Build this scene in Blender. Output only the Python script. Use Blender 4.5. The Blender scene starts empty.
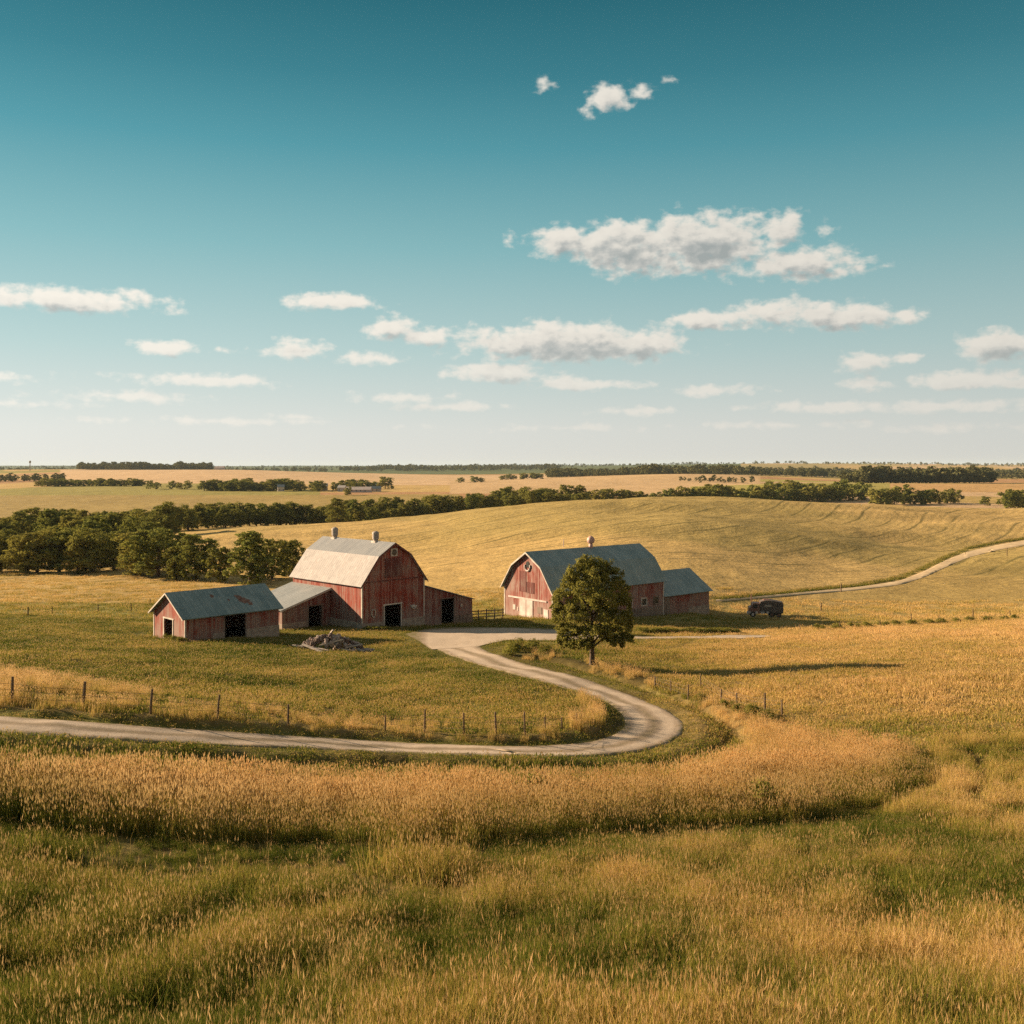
import bpy, math, random
import numpy as np
from mathutils import Vector
R = math.radians
# ---------------------------------------------------------------- camera, world, sun, exposure
scene = bpy.context.scene
COL = scene.collection
F = 1000.0            # focal length in pixels of the 1024 px frame
HY = 464.0            # horizon row
CZ = 24.0             # camera height above the farmyard datum
cam_d = bpy.data.cameras.new("camera"); cam = bpy.data.objects.new("camera", cam_d); COL.objects.link(cam)
cam.location = (0, 0, CZ); cam.rotation_euler = (R(90), 0, 0)
cam_d.sensor_width = 36; cam_d.lens = 36 * F / 1024; cam_d.shift_y = (HY - 512) / 1024
cam_d.clip_start = 0.1; cam_d.clip_end = 60000
scene.camera = cam
scene.view_settings.view_transform = 'Standard'; scene.view_settings.look = 'None'
scene.view_settings.exposure = 1.38; scene.view_settings.gamma = 1.0
SUN_EL, SUN_A = R(17.5), R(19)      # sun low on the left, slightly beyond the farm
sl = bpy.data.lights.new("sun", 'SUN'); sl.energy = 5.0; sl.angle = R(0.55); sl.color = (1.0, 0.75, 0.49)
sun = bpy.data.objects.new("sun", sl); COL.objects.link(sun)
tosun = Vector((-math.cos(SUN_A) * math.cos(SUN_EL), math.sin(SUN_A) * math.cos(SUN_EL), math.sin(SUN_EL)))
sun.rotation_euler = tosun.to_track_quat('Z', 'Y').to_euler(); sun.location = (-60, 20, 80)

class N:
    """tiny helper around a node tree"""
    def __init__(s, nt): s.nt = nt; s.n = nt.nodes; s.l = nt.links
    def new(s, t, **k):
        n = s.n.new(t)
        for a, b in k.items(): setattr(n, a, b)
        return n
    def put(s, sock, v):
        if isinstance(v, bpy.types.NodeSocket): s.l.new(v, sock)
        else: sock.default_value = v
    def math(s, op, a, b=None, c=None, clamp=False):
        n = s.new('ShaderNodeMath', operation=op); n.use_clamp = clamp
        for i, v in enumerate((a, b, c)):
            if v is not None: s.put(n.inputs[i], v)
        return n.outputs[0]
    def vmath(s, op, a, b=None, c=None, out=0):
        n = s.new('ShaderNodeVectorMath', operation=op)
        for i, v in enumerate((a, b, c)):
            if v is not None: s.put(n.inputs[i], v)
        return n.outputs[out]
    def mix(s, fac, a, b, blend='MIX', clamp=False):
        n = s.new('ShaderNodeMix', data_type='RGBA', blend_type=blend); n.clamp_factor = True
        s.put(n.inputs[0], fac); s.put(n.inputs[6], a if not isinstance(a, tuple) else (*a[:3], 1)); s.put(n.inputs[7], b if not isinstance(b, tuple) else (*b[:3], 1))
        return n.outputs[2]
    def noise(s, vec, scale, detail=4, rough=.55, dist=0):
        n = s.new('ShaderNodeTexNoise'); s.put(n.inputs['Vector'], vec)
        n.inputs['Scale'].default_value = scale; n.inputs['Detail'].default_value = detail
        n.inputs['Roughness'].default_value = rough; n.inputs['Distortion'].default_value = dist
        return n.outputs[0]
    def rng(s, v, a, b, c=0., d=1., smooth=False):
        n = s.new('ShaderNodeMapRange'); n.interpolation_type = 'SMOOTHSTEP' if smooth else 'LINEAR'
        s.put(n.inputs[0], v)
        for i, q in enumerate((a, b, c, d)): s.put(n.inputs[i + 1], q)
        return n.outputs[0]
    def ramp(s, v, stops):
        n = s.new('ShaderNodeValToRGB'); s.put(n.inputs[0], v)
        e = n.color_ramp.elements
        while len(e) < len(stops): e.new(.5)
        for k, (p, c) in enumerate(stops): e[k].position = p; e[k].color = (*c, 1)
        return n.outputs[0]

# ---- world: Nishita sky graded towards teal, with fair-weather cumulus by direction
CLOUDS = [  # centre x, y, half width, half height, weight, as seen along the photographed direction
 (610,99,21,10,.8),(642,91,15,9,.8),(587,110,9,5,.5),(545,84,12,5,.45),(668,80,8,3,.3),(507,241,9,6,.6),
 (560,241,30,13,1),(622,246,62,21,1.15),(700,244,72,24,1.2),(632,263,38,9,.9),(784,233,20,15,.9),(800,264,54,13,1),(842,271,24,6,.8),(826,232,12,6,.35),
 (62,299,80,10,1),(130,298,12,8,.7),(333,302,42,7,.9),(155,347,32,6,.8),(225,351,15,3.5,.6),(300,350,27,8,.8),(298,340,20,4,.5),(372,358,34,6,.9),
 (388,327,28,10,.9),(430,336,34,9,.85),(560,343,112,17,1.15),(645,344,48,12,1),(500,373,50,9,1),(590,385,52,5,.9),(560,381,40,5,.6),
 (700,319,28,8,.8),(770,314,46,11,1),(835,316,50,12,1),(905,315,16,6,.7),(716,390,42,5,.8),(865,361,22,8,.8),(910,358,13,4,.6),(878,385,25,6,.7),
 (1004,345,38,12,1.05),(968,381,52,8,1),(1030,383,40,8,.9),(210,380,70,6,.8),(120,396,72,5,.7),(400,398,50,5,.6),(455,407,55,4,.6),
 (840,407,70,5,.8),(950,405,85,6,.8),(640,411,48,4,.6),(780,425,65,3.5,.5),(10,378,30,4,.4),(215,421,90,3,.4),(560,428,90,3,.35),(290,417,25,3,.4),(960,428,50,3,.4),(20,404,60,3,.4),
]
world = bpy.data.worlds.new("World"); scene.world = world; world.use_nodes = True
w = N(world.node_tree); w.n.clear()
tc = w.new('ShaderNodeTexCoord').outputs['Generated']
sep = w.new('ShaderNodeSeparateXYZ'); w.l.new(tc, sep.inputs[0])
az = w.math('ARCTAN2', sep.outputs[0], sep.outputs[1])
hor = w.math('SQRT', w.math('ADD', w.math('MULTIPLY', sep.outputs[0], sep.outputs[0]), w.math('MULTIPLY', sep.outputs[1], sep.outputs[1])))
el = w.math('ARCTAN2', sep.outputs[2], hor)
cmb = w.new('ShaderNodeCombineXYZ'); w.l.new(az, cmb.inputs[0]); w.l.new(el, cmb.inputs[1])
ae = cmb.outputs[0]
sky = w.new('ShaderNodeTexSky'); sky.sky_type = 'NISHITA'; sky.sun_disc = False
sky.sun_elevation = SUN_EL; sky.sun_rotation = math.atan2(tosun.x, tosun.y)
sky.altitude = 200; sky.air_density = 1.0; sky.dust_density = 1.2; sky.ozone_density = 1.0
SKYS = 0.10
# grade: cream at the horizon, teal up high
SKYRAMP = [(0, (.72, .71, .655)), (.07, (.68, .695, .65)), (.236, (.45, .60, .59)), (.44, (.235, .465, .495)), (.634, (.092, .315, .375)), (.77, (.048, .215, .27)), (.904, (.027, .15, .195)), (1.0, (.018, .12, .16))]
tealc = w.ramp(w.rng(el, 0.0, 0.48), SKYRAMP)
# luminance of the Nishita sky keeps its sideways brightening towards the sun, the grade sets the hue
skyc = w.vmath('SCALE', sky.outputs[0], None)
skyc.node.inputs['Scale'].default_value = SKYS
lum = w.new('ShaderNodeRGBToBW'); w.l.new(skyc, lum.inputs[0])
def density(vec):
    cur = None
    for (px, py, rx, ry, wt) in CLOUDS:
        a = math.atan((px - 512) / F); e = math.atan((HY - py) / F * math.cos(a))
        sx, sy = F / (rx * 1.22), F / (ry * 1.42)
        v = w.vmath('MULTIPLY_ADD', vec, (sx, sy, 0), (-a * sx, -e * sy, 0))
        ln = w.vmath('LENGTH', v, out=1)
        d = w.math('MULTIPLY_ADD', ln, -wt, wt)
        cur = d if cur is None else w.math('MAXIMUM', cur, d)
    return cur
st = w.vmath('MULTIPLY', ae, (1.0, 1.55, 1.0))
n1 = w.noise(st, 26, 2, .5); n2 = w.noise(st, 75, 5, .54)
nn = w.math('ADD', w.math('MULTIPLY', n1, .9), w.math('MULTIPLY', n2, .9))      # about 0.9 mean
D0 = density(ae)
dens = w.math('ADD', D0, w.math('MULTIPLY_ADD', nn, 1.5, -1.45))
cov = w.rng(dens, -.12, .50, 0, 1, True)
# shading: the same field a little towards the sun (left and up) tells how much cloud lies in the way
off = w.vmath('ADD', st, (-.006, .013, 0))
m1 = w.noise(off, 26, 2, .5); m2 = w.noise(off, 75, 4, .54)
D1 = density(w.vmath('ADD', ae, (-.006, .011, 0)))
dens1 = w.math('ADD', D1, w.math('MULTIPLY_ADD', w.math('ADD', w.math('MULTIPLY', m1, .9), w.math('MULTIPLY', m2, .9)), 1.5, -1.45))
shade = w.rng(dens1, -.12, 1.0, 0, 1)
ccol = w.ramp(shade, [(0, (.86, .81, .72)), (.40, (.78, .74, .665)), (.75, (.50, .51, .485)), (1, (.38, .41, .40))])
ccol = w.mix(w.rng(el, .02, .13, .6, 0), ccol, (.79, .755, .685))
fade = w.math('MULTIPLY', cov, w.rng(el, .01, .12, .62, .97))
final = w.mix(fade, tealc, ccol)
# sky brightness hand-set by angle from the sun, dimmed behind to weaken shadow fill
SAZ = math.atan2(tosun.x, tosun.y)
caz = w.math('COSINE', w.math('SUBTRACT', az, SAZ))
azb = w.ramp(w.rng(caz, -1, 1, 0, 1), [(0, (.6, .6, .6)), (.30, (.70, .70, .70)), (.43, (.91, .91, .91)), (.66, (1, 1, 1)), (.86, (1.0, 1.0, 1.0)), (1, (1, 1, 1))])
azb = w.math('MULTIPLY', azb, w.rng(caz, .3, .8, 1.0, 1.12))
nish = w.rng(lum.outputs[0], 0, 1.2, .95, 1.10)
fs = w.vmath('SCALE', final, None); w.l.new(w.math('MULTIPLY', azb, nish), fs.node.inputs['Scale'])
EXP0 = 2 ** -scene.view_settings.exposure
# unseen sky overhead and behind set to neutral grey, to untint the shadow fill
fill_grey = w.math('MAXIMUM', w.rng(el, .50, .85, 0, .8), w.rng(caz, -.22, -.60, 0, .9))
fs = w.mix(fill_grey, fs, (.30, .285, .26))
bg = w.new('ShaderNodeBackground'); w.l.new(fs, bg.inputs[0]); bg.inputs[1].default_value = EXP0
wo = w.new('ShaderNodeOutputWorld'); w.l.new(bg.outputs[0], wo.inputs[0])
world.cycles.sampling_method = 'NONE'
scene.cycles.max_bounces = 6; scene.cycles.diffuse_bounces = 2; scene.cycles.transparent_max_bounces = 6
scene.cycles.volume_bounces = 1
scene.cycles.use_denoising = False; scene.cycles.denoiser = 'OPENIMAGEDENOISE'; scene.cycles.denoising_input_passes = 'RGB_ALBEDO_NORMAL'

# ---------------------------------------------------------------- object helpers
def tag(o, label=None, cat=None, group=None, kind=None):
    if label: o['label'] = label
    if cat: o['category'] = cat
    if group: o['group'] = group
    if kind: o['kind'] = kind
    return o
def empty(name, loc, rz=0):
    o = bpy.data.objects.new(name, None); COL.objects.link(o); o.location = loc; o.rotation_euler = (0, 0, rz); return o
class MB:
    def __init__(s): s.v = []; s.f = []
    def poly(s, pts):
        b = len(s.v); s.v += [tuple(p) for p in pts]; s.f.append(tuple(range(b, b + len(pts))))
    def prism(s, o, ax, ay, pts, d):
        """polygon pts in plane (ax, ay) at o, extruded by vector d"""
        o = Vector(o); ax = Vector(ax); ay = Vector(ay); d = Vector(d)
        A = [o + ax * x + ay * y for x, y in pts]; B = [p + d for p in A]
        b = len(s.v); n = len(pts); s.v += [tuple(p) for p in A + B]
        s.f.append(tuple(range(b, b + n))); s.f.append(tuple(range(b + 2 * n - 1, b + n - 1, -1)))
        for i in range(n):
            j = (i + 1) % n; s.f.append((b + j, b + i, b + n + i, b + n + j))
    def box(s, x0, x1, y0, y1, z0, z1):
        s.prism((x0, y0, z0), (1, 0, 0), (0, 1, 0), [(0, 0), (x1 - x0, 0), (x1 - x0, y1 - y0), (0, y1 - y0)], (0, 0, z1 - z0))
    def tube(s, pts, rad, seg=8):
        pts = [Vector(p) for p in pts]; b = len(s.v); n = len(pts)
        for i, p in enumerate(pts):
            t = (pts[min(i + 1, n - 1)] - pts[max(i - 1, 0)]).normalized()
            up = Vector((0, 0, 1)) if abs(t.z) < .9 else Vector((1, 0, 0))
            a = t.cross(up).normalized(); c = t.cross(a)
            r = rad[i] if hasattr(rad, '__len__') else rad
            for k in range(seg):
                q = 2 * math.pi * k / seg; s.v.append(tuple(p + a * (math.cos(q) * r) + c * (math.sin(q) * r)))
        for i in range(n - 1):
            for k in range(seg):
                k2 = (k + 1) % seg; s.f.append((b + i * seg + k, b + i * seg + k2, b + (i + 1) * seg + k2, b + (i + 1) * seg + k))
        s.f.append(tuple(b + k for k in range(seg))[::-1]); s.f.append(tuple(b + (n - 1) * seg + k for k in range(seg)))
    def lathe(s, c, prof, seg=16):
        b = len(s.v); n = len(prof)
        for r, z in prof:
            for k in range(seg):
                q = 2 * math.pi * k / seg; s.v.append((c[0] + math.cos(q) * r, c[1] + math.sin(q) * r, c[2] + z))
        for i in range(n - 1):
            for k in range(seg):
                k2 = (k + 1) % seg; s.f.append((b + i * seg + k, b + i * seg + k2, b + (i + 1) * seg + k2, b + (i + 1) * seg + k))
        s.f.append(tuple(b + k for k in range(seg))[::-1]); s.f.append(tuple(b + (n - 1) * seg + k for k in range(seg)))
    def build(s, name, mat, parent=None, loc=None, smooth=False):
        me = bpy.data.meshes.new(name); me.from_pydata(s.v, [], s.f); me.update()
        import bmesh
        bm = bmesh.new(); bm.from_mesh(me); bmesh.ops.recalc_face_normals(bm, faces=bm.faces); bm.to_mesh(me); bm.free()
        if smooth: me.polygons.foreach_set('use_smooth', [True] * len(me.polygons))
        me.materials.append(mat)
        o = bpy.data.objects.new(name, me); COL.objects.link(o)
        if parent: o.parent = parent
        if loc is not None: o.location = loc
        return o
def np_mesh(name, V, faces4=None, faces3=None, attrs=None, smooth=False):
    me = bpy.data.meshes.new(name)
    n4 = 0 if faces4 is None else len(faces4); n3 = 0 if faces3 is None else len(faces3)
    me.vertices.add(len(V)); me.vertices.foreach_set('co', np.asarray(V, np.float32).ravel())
    li = []; 
    if n4: li.append(np.asarray(faces4, np.int32).ravel())
    if n3: li.append(np.asarray(faces3, np.int32).ravel())
    li = np.concatenate(li)
    me.loops.add(len(li)); me.loops.foreach_set('vertex_index', li)
    me.polygons.add(n4 + n3)
    st = np.concatenate([np.arange(n4) * 4, n4 * 4 + np.arange(n3) * 3]).astype(np.int32)
    me.polygons.foreach_set('loop_start', st)
    if smooth: me.polygons.foreach_set('use_smooth', np.ones(n4 + n3, bool))
    me.update(calc_edges=True)
    for k, a in (attrs or {}).items():
        if a.ndim == 1:
            at = me.attributes.new(k, 'FLOAT', 'POINT'); at.data.foreach_set('value', a.astype(np.float32))
        else:
            at = me.attributes.new(k, 'FLOAT_COLOR', 'POINT')
            at.data.foreach_set('color', np.concatenate([a, np.ones((len(a), 1))], 1).astype(np.float32).ravel())
    return me

# ---------------------------------------------------------------- noise
def vnoise(x, y, seed=0):
    xi = np.floor(x).astype(np.int64); yi = np.floor(y).astype(np.int64); fx = x - xi; fy = y - yi
    fx = fx * fx * fx * (fx * (fx * 6 - 15) + 10); fy = fy * fy * fy * (fy * (fy * 6 - 15) + 10)
    def h(a, b):
        n = (a * 374761393 + b * 668265263 + seed * 1442695041) & 0xFFFFFFFF
        n = ((n ^ (n >> 13)) * 1274126177) & 0xFFFFFFFF
        return ((n ^ (n >> 16)) & 0xFFFF) / 65535.0
    return (h(xi, yi) * (1 - fx) + h(xi + 1, yi) * fx) * (1 - fy) + (h(xi, yi + 1) * (1 - fx) + h(xi + 1, yi + 1) * fx) * fy
def fbm(x, y, sc, oct=4, seed=0):
    s = 0; a = 1; t = 0
    for k in range(oct):
        s = s + a * vnoise(x / sc * 2 ** k + 17.3 * k, y / sc * 2 ** k - 9.1 * k, seed + k); t += a; a *= .5
    return s / t          # 0..1
def sstep(a, b, x):
    t = np.clip((x - a) / (b - a), 0, 1); return t * t * (3 - 2 * t)

# ---------------------------------------------------------------- terrain
def P(px, py, Y): return Vector(((px - 512) / F * Y, Y, CZ - (py - HY) / F * Y))
cols = {
 0:   [(9,1180),(16,1035),(22,930),(30,840),(38,776),(48,726),(60,694),(80,665),(110,637),(150,614),(200,597),(262,574),(350,553),(500,530),(700,511),(1000,495),(1400,485.5),(2200,478),(4000,472),(8000,468.5),(16000,466)],
 250: [(9,1170),(16,1030),(22,935),(32,848),(42,790),(53,740),(65,708),(85,678),(110,650),(118,642),(136,629),(160,616),(200,598),(260,571),(330,548),(400,531.5),(500,526),(700,510),(1000,495),(1400,485),(2500,470),(5000,471),(16000,466)],
 400: [(16,1028),(33,848),(55,751),(75,703),(98,668),(125,640),(136,630),(150,622),(185,603),(260,568),(330,545),(410,523),(520,521),(700,509.5),(1000,494),(1400,486),(2200,478),(4000,471.5),(16000,466)],
 512: [(9,1170),(16,1024),(22,940),(33,850),(43,800),(54,756),(60,742),(75,703),(98,666),(121,641),(136,629),(155,617),(185,600),(260,560),(330,535),(420,511.5),(560,513),(700,509),(1000,494),(1400,485),(2200,478),(4000,471),(16000,466)],
 690: [(16,1024),(34,850),(45,800),(55,768),(66,735),(75,708),(100,666),(120,645),(140,631),(165,614),(190,594),(260,553),(350,521),(460,502),(540,497.5),(700,507),(1000,496),(1450,484),(1900,474.5),(2500,475),(4000,470),(16000,465.5)],
 800: [(9,1170),(16,1024),(22,945),(34,850),(47,797),(60,750),(76,700),(92,669),(112,650),(130,638),(150,627.5),(170,617),(190,606),(240,578),(300,552),(380,525),(480,504.5),(540,501),(700,509),(950,496),(1200,483.5),(1500,484),(2200,477),(6000,464),(16000,465.5)],
 1024:[(9,1160),(16,1024),(22,945),(34,850),(48,785),(60,738),(76,690),(92,658),(112,638),(138,622),(165,617),(200,603),(240,584),(300,561),(350,543),(430,521),(560,506.5),(700,509),(900,498),(1120,487),(1300,483),(1700,483),(2200,477),(4000,471),(16000,466)],
}
CP = []
for px, L in cols.items():
    for Y, py in L: CP.append((px, Y, py))
for dpx, src in ((-450, 0), (1500, 1024)):
    for Y, py in cols[src]: CP.append((dpx, Y, py))
CP += [(552,150,619.8),(507,159,614),(663,166,615.5),(713,172,617),(765,170,618.3),(475,150,622.5),(363,136,629),(184,118,642),(592,98,664.5),(330,122,645)]
CP = np.array(CP, float)
cu = (CP[:, 0] - 512) / F; cl = np.log(CP[:, 1]); cz = CZ - (CP[:, 2] - HY) / F * CP[:, 1]
US, LS = 1.6, 1.0
def tps_k(r2): return 0.5 * r2 * np.log(r2 + 1e-12)
A = np.stack([cu * US, cl * LS], 1)
K = tps_k(((A[:, None] - A[None]) ** 2).sum(2)) + np.eye(len(A)) * 2e-5
Q = np.concatenate([np.ones((len(A), 1)), A], 1)
M = np.block([[K, Q], [Q.T, np.zeros((3, 3))]])
sol = np.linalg.solve(M, np.concatenate([cz, np.zeros(3)]))
def tps(u, l):
    out = sol[-3] + sol[-2] * u * US + sol[-1] * l * LS
    for i in range(len(A)):
        out = out + sol[i] * tps_k((u * US - A[i, 0]) ** 2 + (l * LS - A[i, 1]) ** 2)
    return out
gu = np.concatenate([np.linspace(-1.9, -.60, 60, endpoint=False), np.linspace(-.60, .60, 620), np.linspace(.60, 1.9, 61)[1:]])
gl = np.linspace(math.log(5), math.log(16000), 1250)
# coarse evaluation, then cubic-free bilinear upsampling of the smooth surface
UU, LL = np.meshgrid(gu, gl)
cgu = np.linspace(-1.9, 1.9, 153); cgl = np.linspace(gl[0], gl[-1], 420)
CU, CL = np.meshgrid(cgu, cgl); CZG = tps(CU, CL)
def bil(GX, GY, G, x, y):
    i = np.clip(np.searchsorted(GX, x) - 1, 0, len(GX) - 2); j = np.clip(np.searchsorted(GY, y) - 1, 0, len(GY) - 2)
    fx = np.clip((x - GX[i]) / (GX[i + 1] - GX[i]), 0, 1); fy = np.clip((y - GY[j]) / (GY[j + 1] - GY[j]), 0, 1)
    return (G[j, i] * (1 - fx) + G[j, i + 1] * fx) * (1 - fy) + (G[j + 1, i] * (1 - fx) + G[j + 1, i + 1] * fx) * fy
def blur(G, n, ax):
    for _ in range(n): G = (np.roll(G, 1, ax) + 2 * G + np.roll(G, -1, ax)) / 4 if False else np.apply_along_axis(lambda r: np.convolve(np.pad(r, 1, 'edge'), [.25, .5, .25], 'valid'), ax, G)
    return G
ZG = bil(cgu, cgl, CZG, UU, LL)
ZG = blur(blur(ZG, 3, 0), 3, 1)
XX = UU * np.exp(LL); YY = np.exp(LL)
PXX = 512 + UU * F
def furrow_c(X, Y):
    return np.hypot(X + 500, Y - 960) + 12 * (fbm(X, Y, 160, 2, 5) - .5) * 4
hillm = sstep(200, 250, YY) * (1 - sstep(560, 700, YY)) * sstep(-160, -90, XX)
undul = (fbm(XX * .42 + YY * .3, YY * .95 - XX * .22, 60, 3, 11) - .5)
ZG = ZG + hillm * undul * 9.0 * sstep(200, 330, YY)
ZG = ZG + sstep(700, 1400, YY) * (fbm(XX, YY, 900, 3, 3) - .5) * 7 + sstep(1600, 2600, YY) * (fbm(XX, YY, 1500, 3, 13) - .5) * 26
ZG = ZG + (fbm(XX, YY, 9, 3, 7) - .5) * .55 * (1 - sstep(110, 130, YY) * (1 - sstep(200, 260, YY)) * .7)
ZG = ZG + (fbm(XX, YY, 1.6, 2, 8) - .5) * .14 * (1 - sstep(90, 200, YY))
def inpoly(px, py, poly):
    res = np.zeros(np.shape(px), bool); n = len(poly)
    for i in range(n):
        x0, y0 = poly[i]; x1, y1 = poly[(i + 1) % n]
        c = ((y0 > py) != (y1 > py)) & (px < (x1 - x0) * (py - y0) / (y1 - y0 + 1e-12) + x0)
        res ^= c
    return res
def H(x, y):
    x = np.asarray(x, float); y = np.asarray(y, float)
    return bil(gu, gl, ZG, x / y, np.log(y))
def hit(px, py, y0=8, y1=15000):
    u = (px - 512) / F; ys = np.exp(np.linspace(math.log(y0), math.log(y1), 1500))
    d = (CZ - (py - HY) / F * ys) - H(u * ys, ys)
    k = np.where(d < 0)[0]
    if len(k) == 0: return Vector((u * y1, y1, float(H(u * y1, y1))))
    k = max(k[0], 1); f = d[k - 1] / (d[k - 1] - d[k]); Y = ys[k - 1] + (ys[k] - ys[k - 1]) * f
    return Vector((u * Y, Y, float(H(u * Y, Y))))
def ground(px, Y): 
    x = (px - 512) / F * Y; return Vector((x, Y, float(H(x, Y))))
# road edges traced on the ground
def densify(L, n):
    L = np.array(L, float); d = np.concatenate([[0], np.cumsum(np.hypot(*np.diff(L, axis=0).T))]); s = np.linspace(0, d[-1], n)
    # smooth (Catmull-like) by interpolating then blurring
    p = np.stack([np.interp(s, d, L[:, 0]), np.interp(s, d, L[:, 1])], 1)
    for _ in range(10): p[1:-1] = (p[:-2] + 2 * p[1:-1] + p[2:]) / 4
    return p
RN = [(-60,712),(0,716.5),(97,723),(200,730),(300,736.5),(397,742.5),(493,746.6),(551,745.7),(590,742),(612,735),(624,726),(621,715),(606,702),(577,692),(532,680),(487,668),(452,657),(431,648),(418,640),(413,634)]
RS = [(-60,730),(0,734),(97,740.5),(200,745.5),(330,750.5),(461,756),(551,757.5),(600,757),(641,752.5),(668,744.5),(685,734),(686.5,723),(670,711),(641,698.5),(610,687),(590,680),(551,670),(509,659),(487,650.6),(478,643)]
rn = densify(RN, 240); 
# match the outer edge to the inner one by control index so that cross sections stay square
def param(L, n):
    L = np.array(L, float); t = np.linspace(0, len(L) - 1, n); i = np.arange(len(L))
    p = np.stack([np.interp(t, i, L[:, 0]), np.interp(t, i, L[:, 1])], 1)
    for _ in range(int(n / 12)): p[1:-1] = (p[:-2] + 2 * p[1:-1] + p[2:]) / 4
    return p
# re-index: equal number of control points (20 and 20)
rn = param(RN, 300); rs = param(RS, 300)
def edge_dist(E):
    q = np.array([hit(*p, y1=170)[:2] for p in E[::2]]); sel = (YY < 150) & (np.abs(UU) < .62) & (YY > 30)
    xs = XX[sel]; ys = YY[sel]; d = np.full(xs.shape, 1e9)
    for a in q: d = np.minimum(d, (xs - a[0]) ** 2 + (ys - a[1]) ** 2)
    D = np.full(XX.shape, 99.); D[sel] = np.sqrt(d); return D
PYN0 = HY + (CZ - ZG) / YY * F
_road = inpoly(PXX, PYN0, [tuple(p) for p in rn] + [tuple(p) for p in rs[::-1]]) & (YY < 150)
_loop = inpoly(PXX, PYN0, [(-80, 600), (-80, 716)] + [tuple(p) for p in rn] + [(400, 615), (0, 600)]) & (YY < 150)
DN, DS = edge_dist(rn[:265]), edge_dist(rs[:265])
far_end = 1 - sstep(560, 500, PXX) * sstep(690, 672, PYN0)
bank = .38 * far_end * sstep(.5, 1.5, DN) * (1 - sstep(6, 16, DN)) * _loop
ditch = far_end * -.62 * np.exp(-((DS - 2.9) / .75) ** 2) + .08 * far_end * np.exp(-((DS - 1.2) / .5) ** 2)
ZG = ZG + bank + ditch * (~_loop) * (~_road)
ROADPOLY = [tuple(p) for p in rn] + [tuple(p) for p in rs[::-1]]
YARD = [(405,634.5),(425,629.5),(450,627.8),(480,627.3),(520,628),(560,629.5),(590,633),(612,636),(650,637),(700,636.5),(730,635.3),(765,635.5),(776,636.6),(745,638.8),(700,638.8),(650,639),(612,639.5),(551,641),(506,640.5),(487,644.5),(478,647),(431,650),(418,641)]
PXN = PXX; PYN = HY + (CZ - ZG) / YY * F
near = YY < 185
onroad = near & inpoly(PXN, PYN, ROADPOLY); onyard = near & (YY < 150) & inpoly(PXN, PYN, YARD)

# regions, each given on the ground by what it covers
BAND = [(-80,772),(0,774),(200,780),(400,785),(560,785),(660,780),(725,768),(748,748),(745,736),(715,718),(670,701),(655,690),(700,698),(745,712),(775,726),(800,733),(860,742),(910,753),(932,770),(922,790),(880,806),(800,822),(700,828),(600,836),(500,845),(400,848),(280,846),(150,842),(0,826),(-80,820)]
GSTRIP = [(-80,668),(0,672),(60,680),(140,692),(250,705),(400,722),(520,732),(560,728),(585,712),(574,698),(590,700),(604,715),(600,730),(560,741),(480,742),(390,738),(300,731),(200,724),(100,717),(0,708),(-80,704)]
TREESTRIP = [(495,654),(520,648),(560,656),(600,664),(640,672),(660,680),(650,690),(610,678),(560,664),(520,660)]
def masks(px, py, Y):
    n = Y < 185
    return dict(road=n & (inpoly(px, py, ROADPOLY) | ((Y < 150) & inpoly(px, py, YARD))), band=n & inpoly(px, py, BAND), strip=n & inpoly(px, py, GSTRIP), tstrip=n & inpoly(px, py, TREESTRIP))
gm = masks(PXN, PYN, YY)
loop = near & inpoly(PXN, PYN, [(-80,600),(-80,716)] + [tuple(p) for p in rn] + [(400,615),(0,600)])
fr_soft = fbm(XX, YY, 14, 4, 21)
# base colours of the ground
def C(*c): return np.array(c, float)
col = np.zeros(XX.shape + (3,))
def lay(mask, c):
    global col
    m = np.asarray(mask, float)[..., None]; col = col * (1 - m) + np.asarray(c) * m
GOLD, GREEN, OLIVE, TAN, BROWN = C(.46, .315, .125), C(.14, .150, .034), C(.25, .215, .066), C(.50, .345, .20), C(.24, .15, .06)
n30 = fbm(XX, YY, 30, 4, 31); n6 = fbm(XX, YY, 6, 4, 33); n90 = fbm(XX, YY, 120, 4, 35)
lay(np.ones(XX.shape), OLIVE)
fore = YY < 60
lay(sstep(.35, .65, n6) * .6, C(.17, .12, .045))
# right meadow turns golden
rightm = sstep(560, 760, PXN) * sstep(45, 70, YY) * (1 - sstep(160, 190, YY))
lay(rightm * (.55 + .45 * sstep(.35, .6, n30)), GOLD * .92)
lay(loop * (1.0), GREEN * .6 + OLIVE * .5)
lay(loop * sstep(.5, .62, fr_soft) * .75, C(.17, .115, .045))
lay(gm['strip'] * .7, GOLD * .8)
farf = sstep(150, 175, YY)
# fields beyond the farm
lay(farf * sstep(.0, .1, YY), GOLD * .85 + OLIVE * .12)
green_near = sstep(140, 160, YY) * (1 - sstep(185, 200, YY)) * (PXN > 490)
lay(green_near * .35, GREEN)
leftpast = sstep(95, 110, YY) * (1 - sstep(182, 190, YY)) * (PXN < 490)
lay(leftpast * .8, GREEN * .55 + OLIVE * .55)
ff = hillm * sstep(.42, .6, fbm(XX * .8 + YY * .4, YY * .7, 90, 3, 41))
lay(hillm * .8, GOLD * 1.12); lay(ff * .42, OLIVE)
lay((YY > 200) * (YY < 420) * (PXN > 820) * sstep(0, 30, PYN - (600 - (PXN - 720) * .195)) * .55, C(.24, .18, .06))
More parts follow.
